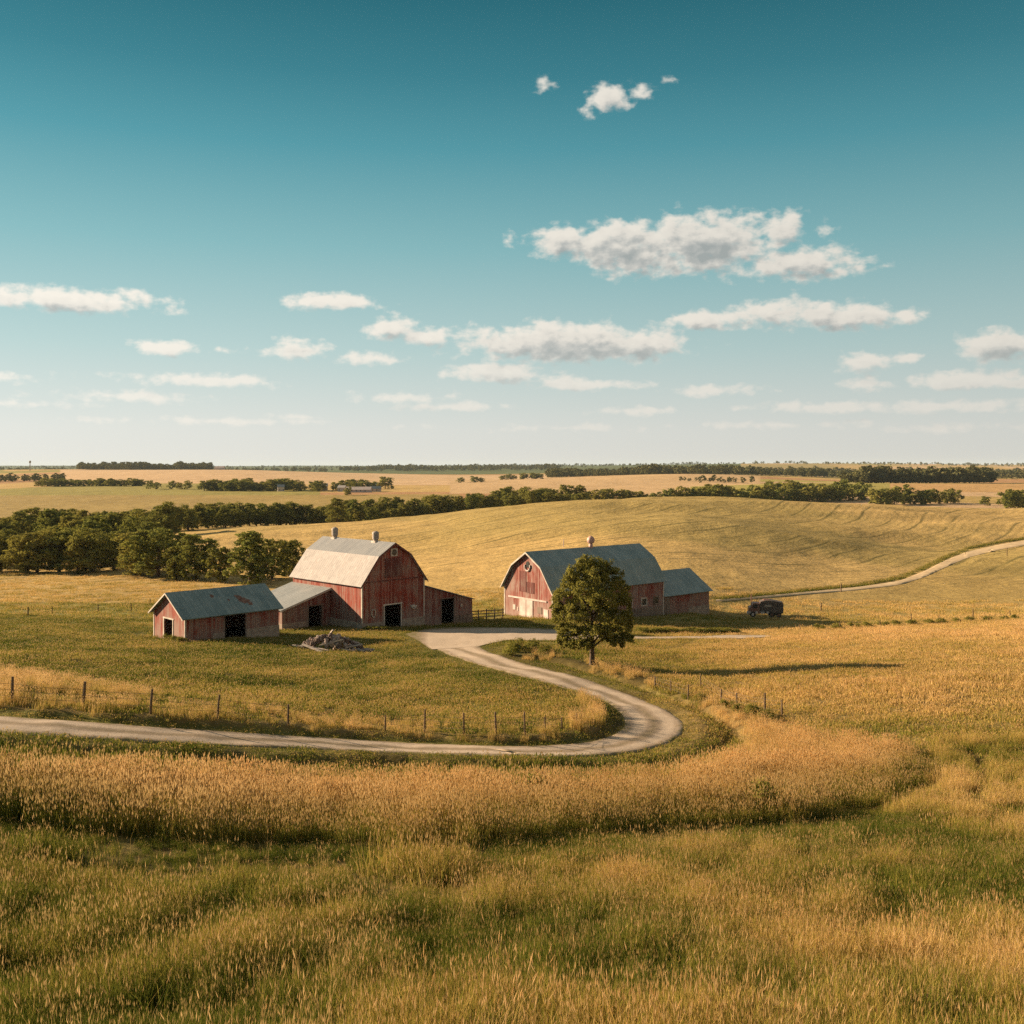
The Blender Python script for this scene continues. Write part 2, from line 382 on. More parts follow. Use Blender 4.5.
# plain beyond 600 m: parcels
par = np.floor(fbm(XX * .8, YY * .35, 420, 2, 51) * 9 + .5 * np.floor(YY / 520)).astype(int)
palette = np.array([GOLD * .9, TAN, GOLD * .75 + GREEN * .2, TAN * .9, OLIVE * 1.3, C(.38, .22, .11), GOLD, OLIVE * 1.1, TAN * .85, C(.30, .23, .09)])
pc = palette[par % 10]
m = sstep(600, 620, YY)[..., None]; col = col * (1 - m) + pc * m
lay((YY > 600) * (YY < 980) * (PXN < 460), GOLD * .62 + GREEN * .25)
lay((YY > 980) * (YY < 1180) * (PXN < 320), OLIVE * 1.1)
lay((YY > 1500) * (YY < 3200) * (PXN > 60) * (PXN < 560), TAN * 1.05)
lay((YY > 1000) * (YY < 2100) * (PXN > 450) * (PXN < 760), TAN * .8 + GOLD * .2)
lay((YY > 1000) * (YY < 1300) * (PXN > 780) * (PXN < 1100), C(.46, .29, .13))
lay((YY > 1000) * (YY < 1250) * (PXN > 690) * (PXN < 890), OLIVE * 1.25)
lay(sstep(3300, 3500, YY) * (PXN < 740), C(.10, .12, .05)); lay(sstep(7500, 8000, YY), C(.08, .10, .05))
_rd = np.abs(np.hypot(PXN - 930, (PYN - 782) * 1.35) - 54.5); lay((_rd < 5) * near * (PXN > 950) * (PYN > 752) * (PYN < 812), C(.07, .055, .02))
# soil verge next to the road
col *= (1 - .25 * sstep(.45, .7, n6) * (YY < 200))[..., None]
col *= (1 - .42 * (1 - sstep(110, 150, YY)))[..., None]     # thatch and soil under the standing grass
V = np.stack([XX, YY, ZG], -1).reshape(-1, 3)
nr, nc = XX.shape
idx = np.arange(nr * nc).reshape(nr, nc)
Fq = np.stack([idx[:-1, :-1], idx[:-1, 1:], idx[1:, 1:], idx[1:, :-1]], -1).reshape(-1, 4)
famt = (hillm * sstep(215, 260, YY)) + ((YY > 185) & (PXN < 300) & (YY < 262)) * .6
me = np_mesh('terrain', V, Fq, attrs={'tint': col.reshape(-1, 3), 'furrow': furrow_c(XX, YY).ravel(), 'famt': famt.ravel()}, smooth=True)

def new_mat(name):
    m = bpy.data.materials.new(name); m.use_nodes = True; k = N(m.node_tree); k.n.clear()
    out = k.new('ShaderNodeOutputMaterial'); return m, k, out
def princ(k, out, colr, rough=.9, spec=.1, normal=None, metal=0):
    p = k.new('ShaderNodeBsdfPrincipled'); k.put(p.inputs['Base Color'], colr if not isinstance(colr, tuple) else (*colr, 1)); k.put(p.inputs['Roughness'], rough)
    p.inputs['Specular IOR Level'].default_value = spec; p.inputs['Metallic'].default_value = metal
    if normal is not None: k.l.new(normal, p.inputs['Normal'])
    k.l.new(p.outputs[0], out.inputs[0]); return p
def bump(k, h, strength, dist):
    b = k.new('ShaderNodeBump'); b.inputs['Strength'].default_value = strength; b.inputs['Distance'].default_value = dist; k.l.new(h, b.inputs['Height']); return b.outputs[0]
m, k, out = new_mat('field_ground')
pos = k.new('ShaderNodeNewGeometry').outputs['Position']
ta = k.new('ShaderNodeAttribute', attribute_name='tint').outputs['Color']
fc = k.new('ShaderNodeAttribute', attribute_name='furrow').outputs['Fac']; fa = k.new('ShaderNodeAttribute', attribute_name='famt').outputs['Fac']
pf = k.vmath('MULTIPLY', pos, (1, 1, .3))
na = k.noise(pf, .9, 8, .65); nb = k.noise(pf, .12, 6, .6); nc_ = k.noise(k.vmath('MULTIPLY', pos, (1, .45, .3)), .022, 6, .6)
v = k.math('ADD', k.rng(na, .25, .75, .62, 1.38), k.rng(nb, .3, .7, -.16, .16))
v = k.math('ADD', v, k.rng(nc_, .3, .7, -.14, .14))
c1 = k.vmath('SCALE', ta, None); k.l.new(v, c1.node.inputs['Scale'])
fw = k.math('FRACT', k.math('DIVIDE', fc, 3.1)); fine = k.math('ABSOLUTE', k.math('SUBTRACT', fw, .5))
tw = k.math('FRACT', k.math('DIVIDE', fc, 10.5)); tram = k.rng(k.math('ABSOLUTE', k.math('SUBTRACT', tw, .5)), .02, .07, 1, 0, True)
brk = k.noise(pf, .035, 3, .6)
tram = k.math('MULTIPLY', k.math('MULTIPLY', tram, k.rng(brk, .36, .56, .15, 1)), fa)
fine_ = k.math('MULTIPLY', k.rng(fine, .08, .3, 1, 0), k.math('MULTIPLY', fa, k.rng(nb, .3, .7, .1, .45)))
c2 = k.mix(k.math('MULTIPLY', tram, .68), c1, (.09, .085, .03)); c2 = k.mix(k.math('MULTIPLY', fine_, .9), c2, (.15, .12, .045))
hgt = k.math('ADD', na, k.math('MULTIPLY', nb, 2))
princ(k, out, c2, .95, .05, bump(k, hgt, .6, .4))
MGROUND = m
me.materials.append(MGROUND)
ter = bpy.data.objects.new('ground', me); COL.objects.link(ter); tag(ter, kind='structure')

# ---------------------------------------------------------------- roads
m, k, out = new_mat('gravel')
pos = k.new('ShaderNodeNewGeometry').outputs['Position']
ac = k.new('ShaderNodeAttribute', attribute_name='across').outputs['Fac']
g1 = k.noise(pos, 2.6, 7, .75); g2 = k.noise(pos, .55, 5, .65)
cc = k.mix(k.rng(g1, .3, .7), (.26, .20, .15), (.44, .35, .27)); cc = k.mix(k.rng(g2, .38, .62, 0, .75), cc, (.25, .19, .13))
# two wheel tracks are paler, the crown and the edges carry dirt and thin grass
e1 = k.math('ABSOLUTE', k.math('SUBTRACT', k.math('ABSOLUTE', ac), .45)); trk = k.rng(e1, .10, .3, 1, 0, True)
cc = k.mix(k.math('MULTIPLY', trk, .6), cc, (.50, .41, .32))
mid = k.rng(k.math('ADD', k.math('ABSOLUTE', ac), k.rng(g2, .3, .7, -.12, .15)), .0, .20, .75, 0)
cc = k.mix(mid, cc, (.19, .15, .085))
edge = k.rng(k.math('ADD', k.math('ABSOLUTE', ac), k.rng(k.noise(pos, 1.6, 4, .7), .3, .7, -.2, .2)), .78, 1.0, 0, .9)
cc = k.mix(edge, cc, (.15, .13, .05))
princ(k, out, cc, .95, .1, bump(k, g1, .5, .06)); MGRAVEL = m
def ribbon(name, A, B, nseg, dz, mat, **kw):
    Pn = len(A); VV = np.zeros((Pn, nseg + 1, 3)); ac = np.zeros((Pn, nseg + 1))
    ha = np.array([hit(*p, **kw) for p in A]); hb = np.array([hit(*p, **kw) for p in B])
    for j in range(nseg + 1):
        f = j / nseg; q = ha * (1 - f) + hb * f
        VV[:, j, :2] = q[:, :2]; VV[:, j, 2] = H(q[:, 0], q[:, 1]) + dz; ac[:, j] = f * 2 - 1
    VV[:, 0, 2] -= .12; VV[:, -1, 2] -= .12
    i = np.arange(Pn * (nseg + 1)).reshape(Pn, nseg + 1)
    Fq = np.stack([i[:-1, :-1], i[:-1, 1:], i[1:, 1:], i[1:, :-1]], -1).reshape(-1, 4)
    me = np_mesh(name, VV.reshape(-1, 3), Fq, attrs={'across': ac.ravel()}, smooth=True); me.materials.append(mat)
    o = bpy.data.objects.new(name, me); COL.objects.link(o); tag(o, kind='structure'); return o
ribbon('gravel_road', rn, rs, 16, .05, MGRAVEL, y1=170)
def blob_sheet(name, poly, mat, dz, y1=170, nx=140, ny=14):
    xs = np.linspace(min(p[0] for p in poly), max(p[0] for p in poly), nx)
    pl = np.array(poly)
    vv = []; ac = []
    for x in xs:
        ys = []
        for i in range(len(pl)):
            a, b = pl[i], pl[(i + 1) % len(pl)]
            if (a[0] - x) * (b[0] - x) <= 0 and a[0] != b[0]: ys.append(a[1] + (b[1] - a[1]) * (x - a[0]) / (b[0] - a[0]))
        lo, hi = (min(ys), max(ys)) if ys else (635, 635)
        a = hit(x, lo, y1=y1); b = hit(x, hi, y1=y1)
        for j in range(ny + 1):
            f = j / ny; q = a * (1 - f) + b * f; vv.append((q.x, q.y, float(H(q.x, q.y)) + dz)); ac.append(max(.45 + .5 * (f < .08), min(.97, (446 - x) / 30), .95 * (f > .94) * (x < 432)))
    i = np.arange(len(vv)).reshape(nx, ny + 1)
    Fq = np.stack([i[:-1, :-1], i[:-1, 1:], i[1:, 1:], i[1:, :-1]], -1).reshape(-1, 4)
    me = np_mesh(name, np.array(vv), Fq, attrs={'across': np.array(ac)}, smooth=True); me.materials.append(mat)
    o = bpy.data.objects.new(name, me); COL.objects.link(o); tag(o, kind='structure')
blob_sheet('yard', YARD, MGRAVEL, .07)
TR_C = [(716,601),(760,597.5),(810,593),(860,588.5),(900,583),(925,574),(945,564),(968,554.5),(1000,547),(1024,543),(1060,537)]
tA = param([(x, y - w_) for (x, y), w_ in zip(TR_C, (1,1,1.2,1.5,2,3,3.5,3,2.6,2.4,2.2))], 160); tB = param([(x, y + w_) for (x, y), w_ in zip(TR_C, (1,1,1.2,1.5,2,3,3.5,3,2.6,2.4,2.2))], 160)
m, k, out = new_mat('dirt_track'); pos = k.new('ShaderNodeNewGeometry').outputs['Position']
princ(k, out, k.mix(k.rng(k.noise(pos, .6, 5, .6), .3, .7), (.46, .34, .20), (.66, .51, .33)), .95, .05); MTRACK = m
ribbon('dirt_track', tA, tB, 6, .18, MTRACK, y0=186, y1=560)
# ---------------------------------------------------------------- building materials
def mat_boards(name, red, pale, peel=.5, seed=0., bw=.26):
    m, k, out = new_mat(name)
    tcn = k.new('ShaderNodeTexCoord').outputs['Object']
    s = k.new('ShaderNodeSeparateXYZ'); k.l.new(tcn, s.inputs[0])
    su = k.math('ADD', s.outputs[0], s.outputs[1])
    b = k.math('DIVIDE', su, bw); fl = k.math('FLOOR', b)
    wn = k.new('ShaderNodeTexWhiteNoise', noise_dimensions='1D'); k.l.new(k.math('ADD', fl, seed), wn.inputs['W'])
    cv = k.new('ShaderNodeCombineXYZ'); k.l.new(k.math('MULTIPLY', su, 2.2), cv.inputs[0]); k.l.new(k.math('MULTIPLY', s.outputs[2], .35), cv.inputs[2]); k.l.new(wn.outputs[0], cv.inputs[1])
    n1 = k.noise(cv.outputs[0], 1.5, 6, .65); n2 = k.noise(tcn, .35, 4, .6)
    low = k.rng(s.outputs[2], 0, 3.0, .14, 0)
    pe = k.math('ADD', k.math('ADD', k.math('MULTIPLY', n1, .75), k.math('MULTIPLY', n2, .55)), k.math('ADD', low, k.math('MULTIPLY', wn.outputs[0], .16)))
    pe = k.rng(pe, .80 - peel * .16, .96 - peel * .10, 0, 1)
    c = k.mix(wn.outputs[0], tuple(x * .72 for x in red), tuple(min(1, x * 1.25) for x in red))
    c = k.mix(pe, c, pale)
    seam = k.rng(k.math('ABSOLUTE', k.math('SUBTRACT', k.math('FRACT', b), .5)), .40, .48, 0, 1)
    c = k.mix(k.math('MULTIPLY', seam, .6), c, tuple(x * .3 for x in red))
    hh = k.math('SUBTRACT', k.math('MULTIPLY', n1, .4), seam)
    princ(k, out, c, .85, .15, bump(k, hh, .7, .04)); return m
def mat_roof(name, c1, c2, rust, seam=.6, rough=.6, rustamt=.5, axis=0, rows=False):
    m, k, out = new_mat(name); tcn = k.new('ShaderNodeTexCoord').outputs['Object']
    s = k.new('ShaderNodeSeparateXYZ'); k.l.new(tcn, s.inputs[0])
    su = s.outputs[axis]
    cellu = k.math('FLOOR', k.math('DIVIDE', su, seam)); cz = k.math('FLOOR', k.math('DIVIDE', s.outputs[2], .55 if rows else 2.3))
    cv = k.new('ShaderNodeCombineXYZ'); k.l.new(cellu, cv.inputs[0]); k.l.new(cz, cv.inputs[1])
    wn = k.new('ShaderNodeTexWhiteNoise', noise_dimensions='2D'); k.l.new(cv.outputs[0], wn.inputs['Vector'])
    n1 = k.noise(tcn, .5, 6, .65); n2 = k.noise(k.vmath('MULTIPLY', tcn, (3, 3, .6)), 1.1, 5, .7)
    c = k.mix(k.math('ADD', k.math('MULTIPLY', wn.outputs[0], .45), k.rng(n1, .3, .7, 0, .6)), c1, c2)
    rr = k.rng(k.math('ADD', k.math('MULTIPLY', n2, .6), k.math('MULTIPLY', n1, .5)), .60, .72, 0, rustamt)
    c = k.mix(rr, c, rust)
    sm = k.rng(k.math('ABSOLUTE', k.math('SUBTRACT', k.math('FRACT', k.math('DIVIDE', su, seam)), .5)), .43, .5, 0, 1)
    c = k.mix(k.math('MULTIPLY', sm, .3), c, tuple(x * .4 for x in c1))
    princ(k, out, c, rough, .25, bump(k, k.math('ADD', sm, k.math('MULTIPLY', n2, .4)), .6, .05)); return m
def mat_plain(name, c1, c2, scale=2., rough=.8, spec=.15, b=.4, metal=0):
    m, k, out = new_mat(name); tcn = k.new('ShaderNodeTexCoord').outputs['Object']
    n = k.noise(tcn, scale, 6, .65)
    princ(k, out, k.mix(k.rng(n, .35, .65), c1, c2), rough, spec, bump(k, n, b, .05), metal); return m
M_RED = mat_boards('red_boards', (.30, .060, .040), (.31, .205, .17), .98)
M_RED2 = mat_boards('faded_red_boards', (.27, .068, .052), (.34, .235, .20), 1.15, 7.)
M_RED3 = mat_boards('dull_red_boards', (.23, .054, .043), (.29, .205, .175), 1.1, 3.)
M_GREYB = mat_boards('weathered_boards', (.17, .12, .095), (.26, .2, .16), .7, 5., .3)
M_PURP = mat_boards('dark_boards', (.17, .060, .052), (.22, .15, .13), .5, 9., .3)
M_STONE = mat_plain('foundation_stone', (.26, .20, .16), (.44, .36, .29), 1.6)
M_TRIM = mat_plain('white_trim', (.40, .34, .29), (.66, .59, .52), 1.2)
M_WHITE = mat_plain('white_paint', (.42, .33, .30), (.64, .56, .52), .9)
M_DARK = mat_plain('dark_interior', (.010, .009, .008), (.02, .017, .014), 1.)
M_GLASS = mat_plain('dark_pane', (.02, .022, .025), (.05, .05, .05), 1., .25, .5, .05)
M_ROOFG = mat_roof('grey_shingle_roof', (.30, .275, .265), (.46, .425, .41), (.32, .24, .20), .5, .8, .9, 1, True)
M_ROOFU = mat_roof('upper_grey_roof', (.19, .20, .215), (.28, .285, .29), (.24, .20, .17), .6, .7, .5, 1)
M_ROOFG2 = mat_roof('lean_to_metal_roof', (.21, .225, .23), (.32, .33, .33), (.28, .22, .17), .7, .6, .4, 1)
M_ROOFT = mat_roof('teal_metal_roof', (.12, .185, .19), (.26, .335, .33), (.22, .165, .13), .6, .6, .75, 0)
M_ROOFT2 = mat_roof('blue_grey_metal_roof', (.145, .21, .215), (.285, .36, .355), (.26, .20, .16), .75, .55, .6, 0)
M_RUST = mat_plain('rusty_metal', (.13, .055, .035), (.24, .14, .10), 3., .6, .3)
M_GALV = mat_plain('pale_galvanised', (.24, .19, .165), (.40, .34, .29), 2., .5, .4, .2, 0)
M_PINK = mat_plain('pinkish_metal', (.42, .22, .18), (.55, .35, .30), 2., .5, .4, .2)
M_POST = mat_plain('post_wood', (.10, .065, .042), (.20, .14, .09), 5.)
M_WIRE = mat_plain('fence_wire', (.10, .085, .07), (.16, .13, .1), 5., .6, .3)
M_PALEWOOD = mat_plain('bleached_wood', (.30, .25, .21), (.52, .45, .39), 3.)
M_BARK = mat_plain('bark', (.07, .048, .032), (.14, .10, .07), 6.)
M_ROCK = mat_plain('field_stone', (.22, .165, .14), (.46, .37, .32), 2.5)
M_ROCKD = mat_plain('dark_stone', (.09, .06, .05), (.20, .14, .12), 2.5)
M_TYRE = mat_plain('old_rubber', (.02, .018, .017), (.05, .045, .04), 5.)
M_TRUCK = mat_plain('rusted_dark_paint', (.16, .065, .05), (.30, .15, .10), 1.5, .5, .4)
M_TRUCKB = mat_plain('dark_tarpaulin', (.07, .055, .05), (.16, .12, .10), 1.2, .7, .3)

def rect(x0, x1, y0, y1): return [(x0, y0), (x1, y0), (x1, y1), (x0, y1)]
def slab(name, mat, parent, p0, p1, p2, p3, th=.12):
    """roof slab: quad p0..p3, thickness downwards"""
    mb = MB(); P4 = [Vector(p) for p in (p0, p1, p2, p3)]
    n = (P4[1] - P4[0]).cross(P4[3] - P4[0]).normalized()
    if n.z < 0: n = -n
    b = len(mb.v); mb.v += [tuple(p) for p in P4] + [tuple(p - n * th) for p in P4]
    mb.f += [(0, 1, 2, 3), (7, 6, 5, 4)] + [(i, (i + 1) % 4, 4 + (i + 1) % 4, 4 + i) for i in range(4)]
    return mb.build(name, mat, parent)
def gapped(L, h, gaps, lo=0):
    """wall outline 0..L x lo..h with door gaps (x0,x1,height) open at the bottom"""
    pts = [(0, lo)]
    for a, b, g in gaps: pts += [(a, lo), (a, g), (b, g), (b, lo)]
    return pts + [(L, lo), (L, h), (0, h)]
def doorframe(name, parent, o, ax, w0, w1, h, mat, out_, wd=.18, lo=-.3):
    mb = MB(); o = Vector(o); ov = Vector(out_) * .06
    for r_ in (rect(w0 - wd, w0, lo, h), rect(w1, w1 + wd, lo, h), rect(w0 - wd - .1, w1 + wd + .1, h + .002, h + wd)):
        mb.prism(o, ax, (0, 0, 1), r_, ov)
    return mb.build(name, mat, parent)
def window(parent, o, ax, x0, x1, z0, z1, out_, fmat, name='window', fw=.13):
    ov = Vector(out_); o = Vector(o)
    mb = MB()
    for r_ in (rect(x0 - fw, x0, z0, z1), rect(x1, x1 + fw, z0, z1), rect(x0 - fw, x1 + fw, z1, z1 + fw), rect(x0 - fw, x1 + fw, z0 - fw, z0)):
        mb.prism(o, ax, (0, 0, 1), r_, ov * .07)
    fr = mb.build(name, fmat, parent)
    mb = MB(); mb.prism(o, ax, (0, 0, 1), rect(x0, x1, z0, z1), ov * .025); mb.build('pane', M_GLASS, fr)
    return fr
def parts(name, mat, parent, boxes):
    for b_ in boxes:
        mb = MB(); mb.box(*b_); mb.build(name, mat, parent)
def prisms(name, mat, parent, items):
    for it in items:
        mb = MB(); mb.prism(*it); mb.build(name, mat, parent)
def ventilator(parent, x, y, z, r, h, mat, mcap):
    mb = MB(); mb.lathe((x, y, z), [(r * .75, -.35), (r * .75, .25), (r, .3), (r, h * .78), (r * 1.08, h * .79), (r * 1.02, h * .9), (r * .7, h), (r * .2, h * 1.06)], 16)
    o = mb.build('ventilator', mat, parent, smooth=False)
    mb = MB(); mb.box(x - r * .95, x + r * .95, y - r * .95, y + r * .95, z - .5, z + .04); mb.build('curb', mcap, o)
    return o
T = .16   # wall thickness

# ---- main barn: gambrel, lean-to on both sides
zb = CZ - 22.55
b1 = empty('gambrel_barn', (-20.4, 136, zb), R(45))
tag(b1, 'large weathered red barn with pale gambrel roof, two ventilators and two lean-tos', 'barn')
W1, L1, E1, BR, RG = 11.0, 17.0, 6.4, 9.7, 11.45
gab = [(0, -1.2), (3.85, -1.2), (3.85, 2.9), (6.7, 2.9), (6.7, -1.2), (W1, -1.2), (W1, E1), (W1 - 2.6, BR), (W1 / 2, RG), (2.6, BR), (0, E1)]
mb = MB(); mb.prism((0, 0, 0), (1, 0, 0), (0, 0, 1), gab, (0, T, 0))
mb.prism((0, L1 - T, 0), (1, 0, 0), (0, 0, 1), [(0, -2), (W1, -2), (W1, E1), (W1 - 2.6, BR), (W1 / 2, RG), (2.6, BR), (0, E1)], (0, T, 0))
mb.prism((0, T, 0), (0, 1, 0), (0, 0, 1), rect(0, L1 - 2 * T, -1.5, E1), (T, 0, 0)); mb.prism((W1 - T, T, 0), (0, 1, 0), (0, 0, 1), rect(0, L1 - 2 * T, -2.5, E1), (T, 0, 0))
mb.build('wall', M_RED, b1)
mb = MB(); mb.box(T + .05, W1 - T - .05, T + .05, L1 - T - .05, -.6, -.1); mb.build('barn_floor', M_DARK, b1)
prisms('foundation', M_STONE, b1, [((-.06, -.06, 0), (1, 0, 0), (0, 0, 1), rect(0, 3.7, -1.4, .75), (0, .055, 0)), ((6.95, -.06, 0), (1, 0, 0), (0, 0, 1), rect(0, W1 - 6.95 + .06, -1.4, .7), (0, .055, 0)), ((-.06, 0, 0), (0, 1, 0), (0, 0, 1), rect(0, 7.4, -1.4, .9), (.055, 0, 0))])
ov, oe = .45, .35
h0 = E1 - .25
rf = slab('roof', M_ROOFG, b1, (-ov, -oe, h0 - .28), (-ov, L1 + oe, h0 - .28), (2.6, L1 + oe, BR + .12), (2.6, -oe, BR + .12))
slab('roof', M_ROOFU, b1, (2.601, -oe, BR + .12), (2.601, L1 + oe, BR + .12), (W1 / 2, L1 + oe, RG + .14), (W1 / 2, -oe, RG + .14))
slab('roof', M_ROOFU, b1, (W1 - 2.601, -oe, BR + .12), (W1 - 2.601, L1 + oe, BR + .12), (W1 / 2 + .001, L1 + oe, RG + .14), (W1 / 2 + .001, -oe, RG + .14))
slab('roof', M_ROOFG, b1, (W1 + ov, -oe, h0 - .28), (W1 + ov, L1 + oe, h0 - .28), (W1 - 2.6, L1 + oe, BR + .12), (W1 - 2.6, -oe, BR + .12))
def rake(parent, mat, pts, plane, d):
    mb = MB()
    for i in range(len(pts) - 1):
        (x0, z0), (x1, z1) = pts[i], pts[i + 1]
        mb.prism(plane[0], plane[1], (0, 0, 1), [(x0, z0 - .30), (x1, z1 - .30), (x1, z1 - .04), (x0, z0 - .04)], d)
    return mb.build('rake_board', mat, parent)
rake(b1, M_PURP, [(-ov, h0 - .28), (2.6, BR + .12), (W1 / 2, RG + .14), (W1 - 2.6, BR + .12), (W1 + ov, h0 - .28)], ((0, -oe - .03, 0), (1, 0, 0)), (0, .05, 0))
parts('corner_trim', M_TRIM, b1, [(-.05, .16, -.05, -.003, -.5, E1 - .2), (-.05, -.003, 0, .18, -.5, E1 - .2), (W1 - .16, W1 + .05, -.05, -.003, -.5, E1 - .1)])
mb = MB(); mb.box(.2, W1 - .2, -.07, -.003, E1 - .12, E1 + .02); mb.build('drip_board', M_PURP, b1)
mb = MB(); mb.box(-.05, -.003, .2, 17, E1 - .62, E1 - .5); mb.build('eave_trim', M_TRIM, b1)
doorframe('door_frame', b1, (0, 0, 0), (1, 0, 0), 3.85, 6.7, 2.9, M_TRIM, (0, -1, 0))
hd = MB(); hd.box(3.9, 6.9, -.09, -.003, E1 + .35, E1 + 3.0); hd = hd.build('hay_door', M_PURP, b1)
mb = MB(); mb.box(4.9, 6.1, -.10, -.004, 9.65, 10.75); fr = mb.build('gable_window', M_TRIM, b1)
mb = MB(); mb.prism((5.5, -.10, 10.2), (1, 0, 0), (0, 0, 1), [(math.cos(i * math.pi / 8) * .42, math.sin(i * math.pi / 8) * .42) for i in range(16)], (0, -.03, 0)); mb.build('pane', M_GLASS, fr)
# oval loop and a hanging tack bundle on the gable wall
mb = MB(); mb.tube([(1.9 + math.cos(q) * .33, -.09, 2.05 + math.sin(q) * .55) for q in np.linspace(0, 2 * math.pi, 20)], .075, 6); mb.build('oval_loop', M_TRIM, b1)
mb = MB(); mb.tube([(8.5, -.08, 2.5), (8.7, -.1, 2.1), (9.0, -.12, 1.95), (9.3, -.1, 2.15), (9.5, -.08, 2.4)], .09, 6); mb.box(8.7, 9.2, -.16, -.003, 2.2, 2.55); mb.build('hanging_tack', M_TRIM, b1)
ventilator(b1, W1 / 2, 14.2, RG + .1, .48, 1.45, M_GALV, M_TRIM); ventilator(b1, W1 / 2, 4.2, RG + .1, .48, 1.35, M_GALV, M_TRIM)
# left lean-to: x from -7.8 to 0, y from 7.5 to 17
lt = MB(); LW = 7.8
lt.prism((-LW, 7.5, 0), (1, 0, 0), (0, 0, 1), [(0, -1.2), (4.2, -1.2), (4.2, 2.75), (6.35, 2.75), (6.35, -1.2), (LW - .01, -1.2), (LW - .01, 4.85), (0, 2.75)], (0, T, 0))
lt.prism((-LW, 7.5 + T, 0), (0, 1, 0), (0, 0, 1), rect(0, 9.5 - 2 * T, -1.5, 2.75), (T, 0, 0))
lt.prism((-LW, 17 - T, 0), (1, 0, 0), (0, 0, 1), [(0, -1.5), (LW - .01, -1.5), (LW - .01, 4.85), (0, 2.75)], (0, T, 0))
lto = lt.build('lean_to', M_RED3, b1)
slab('lean_to_roof', M_ROOFG2, lto, (-LW - .4, 7.15, 2.72), (-LW - .4, 17.3, 2.72), (-.003, 17.3, 5.1), (-.003, 7.15, 5.1), .10)
mb = MB(); mb.prism((-LW - .4, 7.11, 0), (1, 0, 0), (0, 0, 1), [(0, 2.45), (LW + .39, 4.83), (LW + .39, 5.05), (0, 2.67)], (0, .035, 0)); mb.build('rake_board', M_TRIM, lto)
doorframe('door_frame', lto, (-LW, 7.5, 0), (1, 0, 0), 4.2, 6.35, 2.75, M_GREYB, (0, -1, 0), .14)
prisms('foundation', M_STONE, lto, [((-LW, 7.44, 0), (1, 0, 0), (0, 0, 1), rect(-.04, 4.0, -1.2, .8), (0, .057, 0)), ((-LW - .055, 7.44, 0), (0, 1, 0), (0, 0, 1), rect(0, 9.5, -1.2, .8), (.05, 0, 0))])
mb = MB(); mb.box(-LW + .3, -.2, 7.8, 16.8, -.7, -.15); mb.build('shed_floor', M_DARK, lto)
# right lean-to
RW = 9.4; rt = MB()
rt.prism((W1 + .005, .02, 0), (1, 0, 0), (0, 0, 1), [(0, -2.2), (3.3, -2.2), (3.3, 2.75), (5.7, 2.75), (5.7, -2.2), (RW, -2.2), (RW, 2.3), (0, 4.95)], (0, T, 0))
rt.prism((W1 + RW - T, .02 + T, 0), (0, 1, 0), (0, 0, 1), rect(0, 9, -3, 2.3), (T, 0, 0))
rt.prism((W1 + .005, 9.2, 0), (1, 0, 0), (0, 0, 1), [(0, -2.5), (RW, -2.5), (RW, 2.3), (0, 4.95)], (0, T, 0))
rto = rt.build('lean_to', M_RED3, b1)
slab('lean_to_roof', M_ROOFG2, rto, (W1 + RW + .35, -.28, 2.28), (W1 + RW + .35, 9.6, 2.28), (W1 + .055, 9.6, 5.12), (W1 + .055, -.28, 5.12), .10)
doorframe('door_frame', rto, (W1, .02, 0), (1, 0, 0), 3.3, 5.7, 2.75, M_GREYB, (0, -1, 0), .14)
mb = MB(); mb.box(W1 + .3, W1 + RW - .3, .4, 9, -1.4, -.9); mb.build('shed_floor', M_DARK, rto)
prisms('foundation', M_GREYB, rto, [((W1, -.04, 0), (1, 0, 0), (0, 0, 1), rect(6.0, RW + .03, -2.4, .1), (0, .055, 0))])
mb = MB(); mb.box(W1 + 7.0, W1 + 7.35, -.07, .016, 1.3, 1.75); mb.build('small_hatch', M_TRIM, rto)

# ---- small shed in front on the left
b2 = empty('gabled_shed', (-38.6, 118, CZ - 21.1), R(45)); tag(b2, 'low red shed with teal gable roof and two open doorways, leftmost farm building', 'shed')
SL, SW, SE, SR = 12.7, 8.1, 3.0, 5.45
mb = MB()
mb.prism((0, 0, 0), (1, 0, 0), (0, 0, 1), [(0, -1), (5.2, -1), (5.2, 2.6), (8.0, 2.6), (8.0, -1.5), (SL, -1.5), (SL, SE), (0, SE)], (0, T, 0))
mb.prism((0, SW - T, 0), (1, 0, 0), (0, 0, 1), rect(0, SL, -1.5, SE), (0, T, 0))
mb.prism((0, T, 0), (0, 1, 0), (0, 0, 1), [(0, -1), (2.9, -1), (2.9, 2.35), (5.1, 2.35), (5.1, -1), (SW - 2 * T, -1), (SW - 2 * T, SE), (SW / 2 - T, SR), (0, SE)], (T, 0, 0))
mb.prism((SL - T, T, 0), (0, 1, 0), (0, 0, 1), [(0, -1.5), (SW - 2 * T, -1.5), (SW - 2 * T, SE), (SW / 2 - T, SR), (0, SE)], (T, 0, 0))
mb.build('wall', M_RED, b2)
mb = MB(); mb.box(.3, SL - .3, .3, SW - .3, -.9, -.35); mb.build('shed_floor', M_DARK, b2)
rs1 = slab('roof', M_ROOFT, b2, (-.5, -.45, SE - .18), (SL + .45, -.45, SE - .18), (SL + .45, SW / 2, SR + .14), (-.5, SW / 2, SR + .14), .13)
slab('roof', M_ROOFT, b2, (-.5, SW + .45, SE - .18), (SL + .45, SW + .45, SE - .18), (SL + .45, SW / 2 + .001, SR + .14), (-.5, SW / 2 + .001, SR + .14), .13)
